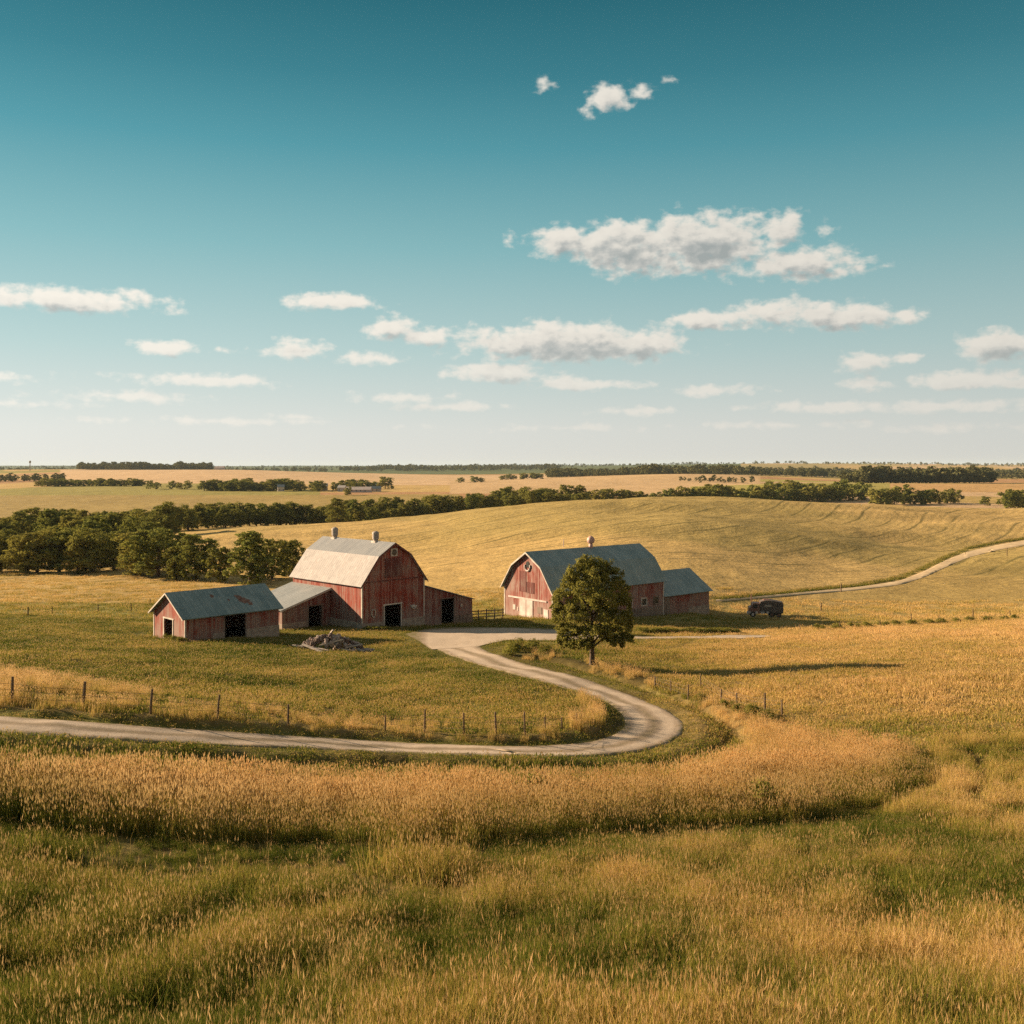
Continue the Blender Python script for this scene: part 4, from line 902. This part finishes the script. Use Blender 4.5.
# ---- scattering of uncountable vegetation as instances
def scatter(name, label, cat, pts, rz, sc, tone, protos, pi, tilt=.12, kind='stuff'):
    n = len(pts); me = bpy.data.meshes.new(name); me.vertices.add(n); me.vertices.foreach_set('co', np.asarray(pts, np.float32).ravel())
    r = np.random.RandomState(n % 1000)
    rot = np.stack([r.uniform(-tilt, tilt, n), r.uniform(-tilt, tilt, n), rz], 1)
    a = me.attributes.new('rot', 'FLOAT_VECTOR', 'POINT'); a.data.foreach_set('vector', rot.astype(np.float32).ravel())
    if np.ndim(sc) == 1: sc = np.stack([sc, sc, sc], 1)
    a = me.attributes.new('sc', 'FLOAT_VECTOR', 'POINT'); a.data.foreach_set('vector', sc.astype(np.float32).ravel())
    a = me.attributes.new('tone', 'FLOAT', 'POINT'); a.data.foreach_set('value', tone.astype(np.float32))
    a = me.attributes.new('pi', 'INT', 'POINT'); a.data.foreach_set('value', pi.astype(np.int32))
    o = bpy.data.objects.new(name, me); COL.objects.link(o)
    ng = bpy.data.node_groups.new(name, 'GeometryNodeTree'); ng.interface.new_socket('Geometry', in_out='INPUT', socket_type='NodeSocketGeometry'); ng.interface.new_socket('Geometry', in_out='OUTPUT', socket_type='NodeSocketGeometry')
    gi = ng.nodes.new('NodeGroupInput'); go = ng.nodes.new('NodeGroupOutput'); ip = ng.nodes.new('GeometryNodeInstanceOnPoints'); jn = ng.nodes.new('GeometryNodeJoinGeometry')
    for p in protos[::-1]:
        oi = ng.nodes.new('GeometryNodeObjectInfo'); oi.inputs['Object'].default_value = p; oi.inputs['As Instance'].default_value = True; ng.links.new(oi.outputs['Geometry'], jn.inputs[0])
    def at(nm, ty):
        q = ng.nodes.new('GeometryNodeInputNamedAttribute'); q.data_type = ty; q.inputs[0].default_value = nm; return q.outputs[0]
    ng.links.new(gi.outputs[0], ip.inputs['Points']); ng.links.new(jn.outputs[0], ip.inputs['Instance']); ip.inputs['Pick Instance'].default_value = True
    ng.links.new(at('pi', 'INT'), ip.inputs['Instance Index']); ng.links.new(at('rot', 'FLOAT_VECTOR'), ip.inputs['Rotation']); ng.links.new(at('sc', 'FLOAT_VECTOR'), ip.inputs['Scale'])
    ng.links.new(ip.outputs[0], go.inputs[0])
    md = o.modifiers.new('scatter', 'NODES'); md.node_group = ng
    tag(o, label, cat, kind=kind); return o
m, k, out = new_mat('grass_blades')
tn = k.new('ShaderNodeAttribute', attribute_name='tone'); tn.attribute_type = 'INSTANCER'
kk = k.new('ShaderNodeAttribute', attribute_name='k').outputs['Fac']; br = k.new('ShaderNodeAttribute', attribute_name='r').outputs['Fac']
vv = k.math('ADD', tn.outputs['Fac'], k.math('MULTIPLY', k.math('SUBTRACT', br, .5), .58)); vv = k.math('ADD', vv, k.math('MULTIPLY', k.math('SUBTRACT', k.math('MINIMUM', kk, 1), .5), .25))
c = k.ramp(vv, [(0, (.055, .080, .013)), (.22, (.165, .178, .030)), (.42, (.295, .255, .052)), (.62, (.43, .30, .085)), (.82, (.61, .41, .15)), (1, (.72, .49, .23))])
c = k.mix(k.math('GREATER_THAN', kk, 1.5), c, k.mix(tn.outputs['Fac'], (.42, .31, .13), (.72, .51, .26)))
d = k.new('ShaderNodeBsdfDiffuse'); k.l.new(c, d.inputs[0]); t = k.new('ShaderNodeBsdfTranslucent'); k.l.new(c, t.inputs[0]); mx = k.new('ShaderNodeMixShader'); mx.inputs[0].default_value = .34
k.l.new(d.outputs[0], mx.inputs[1]); k.l.new(t.outputs[0], mx.inputs[2]); k.l.new(mx.outputs[0], out.inputs[0]); MGRASS = m
def tuft(name, n, rad, h, wd, headf, seed, lean=.35, hl=.16, hw=.016):
    r = np.random.RandomState(seed)
    q = r.uniform(0, 6.283, n); rr = rad * np.sqrt(r.uniform(0, 1, n)); bx = np.cos(q) * rr; by = np.sin(q) * rr
    hh = r.uniform(h[0], h[1], n); hd = r.uniform(0, 1, n) < headf; hh = np.where(hd, hh * 1.22, hh)
    ph = r.uniform(0, 6.283, n); ln = hh * lean * r.uniform(.1, 1, n) * np.where(hd, .5, 1); dx = np.cos(ph) * ln; dy = np.sin(ph) * ln
    a2 = r.uniform(0, 6.283, n); wx = np.cos(a2); wy = np.sin(a2); w = wd * r.uniform(.6, 1.3, n) * np.where(hd, .45, 1)
    V = []; 
    for s, ww in ((0, 1.), (.55, .85)):
        cx = bx + dx * s * s; cy = by + dy * s * s; z = hh * s - .03 * (s == 0)
        V.append(np.stack([cx - wx * w * ww / 2, cy - wy * w * ww / 2, z], 1)); V.append(np.stack([cx + wx * w * ww / 2, cy + wy * w * ww / 2, z], 1))
    tip = np.stack([bx + dx, by + dy, hh], 1); V.append(tip)
    V = np.stack(V, 1).reshape(-1, 3); b = np.arange(n) * 5
    q4 = np.stack([b, b + 1, b + 3, b + 2], 1); q3 = np.stack([b + 2, b + 3, b + 4], 1)
    kat = np.tile([0, 0, .55, .55, 1.], n); rat = np.repeat(r.uniform(0, 1, n), 5)
    i = np.where(hd)[0]
    if len(i):
        m_ = len(i); base = tip[i] - np.stack([dx[i] * .1, dy[i] * .1, hh[i] * .03 + 0 * i], 1); sz = r.uniform(.7, 1.3, m_)
        dirv = np.stack([dx[i] * .9, dy[i] * .9, hh[i] * .9], 1); dirv /= np.linalg.norm(dirv, axis=1)[:, None]
        P0 = base; P1 = base + dirv * (hl * sz)[:, None]; Pm = base + dirv * (hl * .4 * sz)[:, None]
        VV = []
        for ax in ((1, 0), (0, 1)):
            sx = np.stack([ax[0] * hw * sz, ax[1] * hw * sz, 0 * sz], 1); VV += [P0, Pm + sx, P1, Pm - sx]
        VH = np.stack(VV, 1).reshape(-1, 3); o = len(V); b = o + np.arange(m_ * 2) * 4
        q4 = np.concatenate([q4, np.stack([b, b + 1, b + 2, b + 3], 1)]); V = np.concatenate([V, VH]); kat = np.concatenate([kat, np.full(len(VH), 2.)]); rat = np.concatenate([rat, np.repeat(r.uniform(0, 1, m_), 8)])
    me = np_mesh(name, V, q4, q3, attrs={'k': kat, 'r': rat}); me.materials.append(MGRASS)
    return bpy.data.objects.new(name, me)
NEAR = [tuft('meadow_tuft', 120, .42, (.25, .62), .010, .01 + .018 * i, i, .55, .10, .008) for i in range(7)] + [tuft('weed_tuft', 34, .30, (.16, .42), .045, 0, 19, .8)]
TALLP = [tuft('tall_tuft', 80, .42, (.55, .95), .013, .42, 20 + i, .30, .19, .020) for i in range(4)]
TALLF = [tuft('tall_tuft_b', 60, .5, (.50, .95), .022, .28, 30 + i, .35, .17, .020) for i in range(4)]
SHORT = [tuft('short_tuft', 70, .5, (.10, .24), .016, .03, 40 + i, .6, .08, .012) for i in range(4)]
SHORTF = [tuft('pasture_tuft', 60, .8, (.10, .26), .034, .06, 50 + i, .6, .1, .03) for i in range(4)]
STALK = [tuft('stalks', 6, .25, (.65, 1.1), .009, 1.0, 60 + i, .9, .15, .0085) for i in range(4)]
rg = np.random.RandomState(5)
def rand_pts(Y0, Y1, dens, umax=.62):
    n = int(dens * umax * (Y1 ** 2 - Y0 ** 2)); Y = np.sqrt(rg.uniform(Y0 ** 2, Y1 ** 2, n)); u = rg.uniform(-umax, umax, n); return u * Y, Y
def blocked(X, Y):
    """inside a building, on the road or the yard"""
    b = np.zeros(len(X), bool)
    for o_, Lx0, Lx1, Ly0, Ly1 in ((b1, -7.9, 20.5, -.1, 17.1), (b2, -.1, 12.8, -.1, 8.2), (b3, -.1, 36, -.1, 11.5)):
        th = o_.rotation_euler.z; dx = X - o_.location.x; dy = Y - o_.location.y; lx = dx * math.cos(th) + dy * math.sin(th); ly = -dx * math.sin(th) + dy * math.cos(th)
        q = (lx > Lx0) & (lx < Lx1) & (ly > Ly0) & (ly < Ly1)
        if o_ is b1: q &= ~((lx < -.1) & (ly < 7.4)) & ~((lx > 11.1) & (ly > 9.3))
        b |= q
    return b
def info(X, Y):
    Z = H(X, Y); px = 512 + X / Y * F; py = HY + (CZ - Z) / Y * F
    mk = masks(px, py, Y); lp = (Y < 185) & inpoly(px, py, [(-80, 600), (-80, 716)] + [tuple(p) for p in rn] + [(400, 615), (0, 600)])
    return Z, px, py, mk, lp
def bandline(px): return np.interp(px, [-80, 0, 150, 280, 400, 500, 600, 700, 800, 880, 940], [820, 826, 842, 846, 848, 845, 836, 828, 822, 806, 770])
# A foreground meadow
X, Y = rand_pts(10.5, 60, 15); keep = rg.uniform(0, 1, len(X)) < np.clip(1.25 - Y / 55, .30, 1) * (.35 + .95 * sstep(.30, .55, fbm(X, Y, 1.3, 3, 60))); X, Y = X[keep], Y[keep]
Z, px, py, mk, lp = info(X, Y)
outer = ~mk['road'] & ~mk['band'] & ~lp
below = py > bandline(px) - 2; below |= px > 935
mea = outer & below
gap = py - bandline(px)
n12 = fbm(X, Y, 7, 3, 61); n3 = fbm(X, Y, 1.8, 3, 62)
swath = (gap < 26 - 8 * sstep(500, 800, px)) & (gap > -3) & (px < 930)
dip = (px < 470) & (np.abs(py - (866 + .06 * px + 8 * np.sin(px / 60))) < 13)
nq = fbm(X, Y, .9, 2, 64); sc = .35 + 1.0 * nq + .35 * n3 + .35 * (n12 - .5); rut = np.minimum(*[np.abs(np.hypot((px - 930) / 1.0, (py - 782) * 1.35) - q) for q in (52, 57)]) < 5
rut &= (px > 950) & (py > 752) & (py < 812)
sc = np.where(swath, .42 + .3 * (n3 - .3), sc); sc = np.where(dip & (px > 30), .38, sc)
sc = np.where((px < 470) & (py < 860 + .06 * px) & ~swath, sc * 1.3, sc)
tone = .09 + .50 * (n12 - .5) * 2.1 + .35 * (n3 - .5) + .5 * (nq - .5) + .18 * sstep(350, 900, px) + .08 * sstep(850, 1024, py) + .16 * sstep(30, 60, Y) - .06 * sstep(400, 0, px)
sc = np.where(rut, .12, sc); tone = np.where(swath, tone - .12, tone); mea &= ~(rut & (rg.uniform(0, 1, len(X)) < .85))
def put(name, label, cat, sel, protos, sc, tone, tilt=.12):
    s = np.where(sel)[0]; return scatter(name, label, cat, np.stack([X[s], Y[s], Z[s] - .02], 1), rg.uniform(0, 6.28, len(s)), sc[s] if np.ndim(sc) else np.full(len(s), sc), np.clip(tone[s], 0, 1), protos, rg.randint(0, len(protos), len(s)), tilt)
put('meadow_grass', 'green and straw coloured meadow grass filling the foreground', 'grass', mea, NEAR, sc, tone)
# golden seed stalks sprinkled through the foreground
X, Y = rand_pts(11, 34, 3.0); Z, px, py, mk, lp = info(X, Y); n12 = fbm(X, Y, 4, 3, 63)
sel = (py > bandline(px) + 25) & (rg.uniform(0, 1, len(X)) < .15 + 1.4 * sstep(.5, .75, n12) * sstep(200, 700, px) + .5 * sstep(.55, .8, n12))
put('seed_stalks', 'pale golden seed stalks sticking out of the foreground grass', 'grass', sel, STALK, rg.uniform(.6, 1.05, len(X)) * (1 + .12 * sstep(930, 1000, py)), np.full(len(X), .85), .25)
# B tall golden band
X, Y = rand_pts(28, 112, 6.5); keep = rg.uniform(0, 1, len(X)) < np.clip(1.5 - Y / 75, .35, 1); X, Y = X[keep], Y[keep]
Z, px, py, mk, lp = info(X, Y); n3 = fbm(X, Y, 3, 3, 65); n8 = fbm(X, Y, 9, 3, 66)
gap = bandline(px) - py
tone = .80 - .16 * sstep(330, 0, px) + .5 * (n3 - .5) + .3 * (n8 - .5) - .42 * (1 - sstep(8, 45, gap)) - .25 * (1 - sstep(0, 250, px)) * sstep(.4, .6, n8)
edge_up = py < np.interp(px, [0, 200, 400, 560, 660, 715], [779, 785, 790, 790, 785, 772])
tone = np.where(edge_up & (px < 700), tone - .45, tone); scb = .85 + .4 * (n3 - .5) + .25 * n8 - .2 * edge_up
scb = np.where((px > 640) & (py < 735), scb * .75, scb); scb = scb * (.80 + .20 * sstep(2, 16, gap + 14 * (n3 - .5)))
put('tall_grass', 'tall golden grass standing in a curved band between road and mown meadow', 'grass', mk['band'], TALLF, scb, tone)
# C verges, fence strips, pasture
X, Y = rand_pts(38, 150, 3.4); keep = rg.uniform(0, 1, len(X)) < np.clip(1.25 - Y / 170, .4, 1); X, Y = X[keep], Y[keep]
Z, px, py, mk, lp = info(X, Y); bl = blocked(X, Y); n3 = fbm(X, Y, 3, 3, 67); n8 = fbm(X, Y, 10, 4, 68); n2 = fbm(X, Y, 1.2, 2, 69)
st_ = mk['strip'] & ~mk['road']
put('fence_row_grass', 'uncut straw coloured grass along the fence above the road', 'grass', st_ & (n3 + .5 * n2 > .62) & (rg.uniform(0, 1, len(X)) < .75), TALLF, .30 + .35 * n2 + .35 * sstep(535, 575, px) * (py < 735) + .22 * sstep(250, 0, px), .68 + .7 * (n3 - .5))
ts = mk['tstrip'] & ~mk['road']
put('tree_row_grass', 'straw coloured weeds on the bank below the lone tree', 'grass', ts & (n3 > .50), TALLF, .45 + .35 * n2, .72 + .5 * (n3 - .5))
heap = np.hypot((X - HC.x) / 5.2, (Y - HC.y - 1.2) / 2.6) < 1
roadS = param(RS, 300); outd = np.full(len(X), 99.)
qS = np.array([hit(*p, y1=170)[:2] for p in roadS[::3]]); qN = np.array([hit(*p, y1=170)[:2] for p in rn[::3]])
for a in np.concatenate([qS, qN]): outd = np.minimum(outd, np.hypot(X - a[0], Y - a[1]))
vs = .30 + .70 * sstep(.3, 3.0, outd); dtc = np.exp(-((outd - 3.4) / .8) ** 2) * (~lp)
rutc = (np.abs(np.hypot(px - 930, (py - 782) * 1.35) - 54.5) < 10) & (px > 950) & (py > 752) & (py < 812)
rest = ~rutc & ~heap & ~mk['road'] & ~mk['band'] & ~bl & ~ts & ~(st_ & (rg.uniform(0, 1, len(X)) < .4)) & ((py < bandline(px)) | (px > 935)) & (Y > 38)
right = sstep(560, 760, px) * sstep(50, 75, Y)
tone = np.where(lp, .10 + .16 * sstep(668, 700, py) + .7 * (n8 - .5) + .4 * (n3 - .5) + .22 * sstep(670, 700, py) * 0 + .10, .24 + .45 * (n3 - .5) + right * (.46 + .35 * (n8 - .5)))
tone = np.where((~lp) & (right < .2), tone - .02, tone)
put('pasture_grass', 'short green and tan pasture grass around the road and farm', 'grass', rest, SHORTF, np.stack([np.ones(len(X)), np.ones(len(X)), (.55 + .7 * n2 + .8 * sstep(.55, .7, n8) * (~lp)) * vs], 1), tone - .12 * dtc + .14 * sstep(650, 630, py) * (px > 700), .08)
# D fields between the farm and the wood, and on the right
X, Y = rand_pts(145, 300, .42); Z, px, py, mk, lp = info(X, Y); bl = blocked(X, Y); n8 = fbm(X, Y, 14, 4, 71); n2 = fbm(X, Y, 3, 2, 72)
track = np.abs(py - np.interp(px, [p[0] for p in TR_C], [p[1] for p in TR_C])) < 3.5
sel = ~mk['road'] & ~bl & ~(track & (px > 712) & (Y > 185)) & ~((X > -60) & (Y > 205))
tone = .66 + .6 * (n8 - .5) + .3 * (n2 - .5) - .30 * ((Y < 185) & (px < 500)) - .35 * ((Y < 172) & (px > 490) & (px < 760))
put('field_grass', 'dry golden stubble and pasture beyond the farm buildings', 'grass', sel & (rg.uniform(0, 1, len(X)) < np.clip(1.6 - Y / 200, .2, 1)), SHORTF, np.stack([1.5 + 0 * X, 1.5 + 0 * X, 1.1 + .8 * n2], 1), tone, .06)

n = 900; px_ = rg.uniform(716, 1040, n); base_ = np.interp(px_, [p[0] for p in TR_C], [p[1] for p in TR_C]); up_ = np.interp(px_, [716, 860, 925, 975, 1040], [2.0, 3.2, 6.5, 6.0, 4.0]) + rg.normal(0, .35, n)
pts_ = [hit(a, b - c_, y0=186, y1=560) for a, b, c_ in zip(px_, base_, up_)]; X = np.array([p[0] for p in pts_]); Y = np.array([p[1] for p in pts_]); Z = H(X, Y)
put('verge_weeds', 'dark weedy verge along the upper side of the dirt track', 'weeds', np.ones(n, bool), SHORTF, rg.uniform(1.0, 2.0, n), rg.uniform(0.05, .35, n))
# ---- shrubs and weeds
SH = []
for i in range(3):
    r = random.Random(300 + i); L = [(r.uniform(-.6, .6), r.uniform(-.5, .5), r.uniform(.35, .9), r.uniform(.35, .55), r.uniform(.3, .45)) for _ in range(7)]
    mb = MB()
    for (x, y, z, a, b_) in L: mb.tube([(x * .1, y * .1, -.1), (x * .6, y * .6, z * .6), (x, y, z)], [.03, .02, .008], 5)
    me_ = bpy.data.meshes.new('stem'); me_.from_pydata(mb.v, [], mb.f); me_.materials.append(M_BARK); SH.append((crown_mesh('shrub_leaves', L, 16, 14, .07, 310 + i, M_LEAF, .28), me_))
def shrub(px, py, s, label, group=None, y1=185, name='shrub', sz=1.):
    p = hit(px, py, y1=y1); t = empty(name, p, tr.uniform(0, 6.3)); t.scale = (s, s, s * sz); tag(t, label, 'bush', group); c_, m_ = SH[tr.randrange(3)]
    for nm, me_ in (('foliage', c_), ('stem', m_)):
        o = bpy.data.objects.new(nm, me_); COL.objects.link(o); o.parent = t
shrub(766, 812, .95, 'dark leafy bush at the mown edge of the tall golden grass'); shrub(535, 800, .85, 'small green leafy weed in the tall golden grass, centre'); shrub(552, 804, .6, 'tiny green weed right beside the leafy weed in the golden grass')
for (px, py, s) in ((510, 655, 1.5), (517, 652, 1.8), (526, 650, 1.9), (535, 651, 1.6), (545, 653, 1.3)): shrub(px, py, s * .75, 'dark green bush on the bank beside the drive, left of the lone tree', 'bushes on the bank beside the drive', sz=.7)
for (px, py, s) in ((740, 714, .7), (752, 717, .85), (764, 719, .7), (728, 708, .6), (700, 699, .5), (772, 722, .5)): shrub(px, py, s, 'dark scrub beside the short fence posts outside the road bend', 'scrub outside the road bend', sz=.8)
for i in range(9): shrub(366 + i * 2.6, 629.8 + (i % 3) * .3, .55, 'low weed at the foot of the large barn gable', 'weeds under the large barn gable', sz=.8)
for i in range(7): shrub(156 + i * 4.2, 634.5 + i * 1.35, .75, 'low weed at the foot of the shed gable', 'weeds under the shed gable', sz=.7)
for i in range(22): shrub(640 + i * 4.5, 632.5 + .5 * (i % 2), 1.0, 'green weed in the strip between the right barn and gravel', 'weeds along the gravel strip', sz=.55)
for i in range(14): shrub(820 + i * 15 + (i * 7) % 5, 629.5 - i * .75, .9, 'scrubby weed along the low fence at the right crest', 'weeds along the right fence', sz=.7)
# ---- far woods and hedges, too many and too far to count
FW = []
for i in range(4):
    r = random.Random(400 + i); L = rand_lobes(r, 7, 5, 2, 10, lambda f: math.sin(math.pi * (.12 + .80 * f)) ** .6); o = bpy.data.objects.new('far_wood_tree', crown_mesh('far_wood_crown', L, 9, 5, .95, 410 + i, M_LEAFF, .25)); FW.append(o)
def wood(name, label, specs):
    xs, ys, hs = [], [], []
    for (p0, p1, Y0, Y1, n, h) in specs:
        px = rg.uniform(p0, p1, n); Yv = rg.uniform(Y0, Y1, n); xs.append((px - 512) / F * Yv); ys.append(Yv); hs.append(h * rg.uniform(.6, 1.3, n) * (.65 + .7 * fbm(px * 1.0, Yv * .05, 14, 2, 91)))
    X_, Y_, h_ = map(np.concatenate, (xs, ys, hs)); Z_ = H(X_, Y_); s = h_ / 11.5; n = len(X_)
    scatter(name, label, 'woodland', np.stack([X_, Y_, Z_ - .3], 1), rg.uniform(0, 6.28, n), np.stack([s * 1.15, s * 1.15, s], 1), np.zeros(n), FW, rg.randint(0, 4, n), .03)
wood('far_wood', 'dark distant woodland along the horizon on the right', [(548, 700, 2100, 2700, 520, 16), (690, 1080, 2000, 2500, 800, 15), (560, 1060, 2600, 3300, 700, 17)])
wood('far_wood', 'dark wood block on the right plain before the horizon', [(855, 992, 1290, 1420, 300, 18), (842, 870, 1250, 1290, 14, 13), (700, 760, 1500, 1560, 10, 9)])
wood('far_wood', 'thin dark wood on the far tan hill at the left', [(78, 212, 3000, 3300, 420, 18)])
wood('far_wood', 'blue-green far hedgerows and woods at the horizon', [(-60, 70, 1700, 1800, 60, 12), (340, 560, 4200, 5200, 500, 18), (-80, 1100, 5500, 9000, 1600, 13), (680, 720, 1580, 1600, 12, 8), (0, 330, 4000, 5200, 260, 15)])

# ---- distant farmstead
def house(px, Y, L, Wd, h, roofm, label, cat='house', rz=0, name='farmhouse', wallm=M_WHITE):
    g = ground(px, Y); b = empty(name, g, R(rz)); tag(b, label, cat)
    mb = MB(); mb.prism((0, 0, 0), (1, 0, 0), (0, 0, 1), rect(-L / 2, L / 2, -2, h), (0, Wd, 0)); 
    mb.v = mb.v; w_ = mb.build('wall', wallm, b)
    for s_ in (-1, 1):
        gm_ = MB(); gm_.prism((s_ * (L / 2 - .1), 0, h), (0, 1, 0), (0, 0, 1), [(0, 0), (Wd, 0), (Wd / 2, Wd * .3)], (-s_ * .2, 0, 0)); gm_.build('gable', wallm, b)
    slab('roof', roofm, b, (-L / 2 - .4, -.5, h - .25), (L / 2 + .4, -.5, h - .25), (L / 2 + .4, Wd / 2, h + Wd * .3 + .1), (-L / 2 - .4, Wd / 2, h + Wd * .3 + .1), .2); slab('roof', roofm, b, (-L / 2 - .4, Wd + .5, h - .25), (L / 2 + .4, Wd + .5, h - .25), (L / 2 + .4, Wd / 2 + .01, h + Wd * .3 + .1), (-L / 2 - .4, Wd / 2 + .01, h + Wd * .3 + .1), .2)
    for i in range(max(2, int(L / 5))): window(b, (0, 0, 0), (1, 0, 0), -L / 2 + 1.5 + i * (L - 3) / max(1, int(L / 5)), -L / 2 + 2.6 + i * (L - 3) / max(1, int(L / 5)), 1.2, 2.4, (0, -1, 0), wallm)
house(281, 1085, 7, 8, 5, M_ROOFG2, 'white distant farmhouse among the trees behind the left wood', rz=15)
house(358, 1040, 26, 9, 3.0, M_WHITE, 'low white distant barn standing in front of the far trees', 'barn', -3, 'long_barn')
house(322, 1120, 12, 9, 5, M_ROOFG, 'grey roofed distant farm building between the far trees', 'house', 8)
house(256, 1120, 9, 8, 4, M_WHITE, 'small pale distant building left of the white farmhouse', 'house', -10)
house(372, 1190, 14, 9, 4.5, M_ROOFG2, 'pale distant shed behind the long white barn', 'shed', 12, 'farm_shed')
house(376, 1060, 11, 8, 3.4, M_ROOFG2, 'pale distant shed at the right end of the low white barn', 'shed', 14, 'farm_shed')
house(341, 1075, 8, 7, 4.5, M_ROOFG, 'small distant house just left of the low white barn', 'house', -12)
house(219, 2900, 26, 14, 7, M_WHITE, 'tiny white building on the far tan hill by the thin wood', 'building', 0, 'farm_building')
g = ground(30, 2900); mb = MB(); mb.tube([(0, 0, -2), (0, 0, 22)], [1.6, 1.2], 8); mb.lathe((0, 0, 22), [(2.6, 0), (3.2, 2), (3.0, 5), (1, 7)], 12); tag(mb.build('water_tower', M_GALV, loc=g), 'thin distant tower on the plain at the far left', 'tower')

# ---------------------------------------------------------------- air
M_HZ = bpy.data.materials.new('air'); M_HZ.use_nodes = True; k = N(M_HZ.node_tree); k.n.clear(); out = k.new('ShaderNodeOutputMaterial')
pv = k.new('ShaderNodeVolumePrincipled'); pv.inputs['Color'].default_value = (.70, .88, 1, 1); pv.inputs['Density'].default_value = 2.2e-5; pv.inputs['Anisotropy'].default_value = 0; k.l.new(pv.outputs[0], out.inputs['Volume'])
zmin = float(ZG.min()) - 1.5; zmax = float(max(CZ, ZG.max() + 22)) + 2
mb = MB(); mb.box(-32000, 32000, -60, 16800, zmin, zmax); tag(mb.build('haze', M_HZ), kind='stuff')
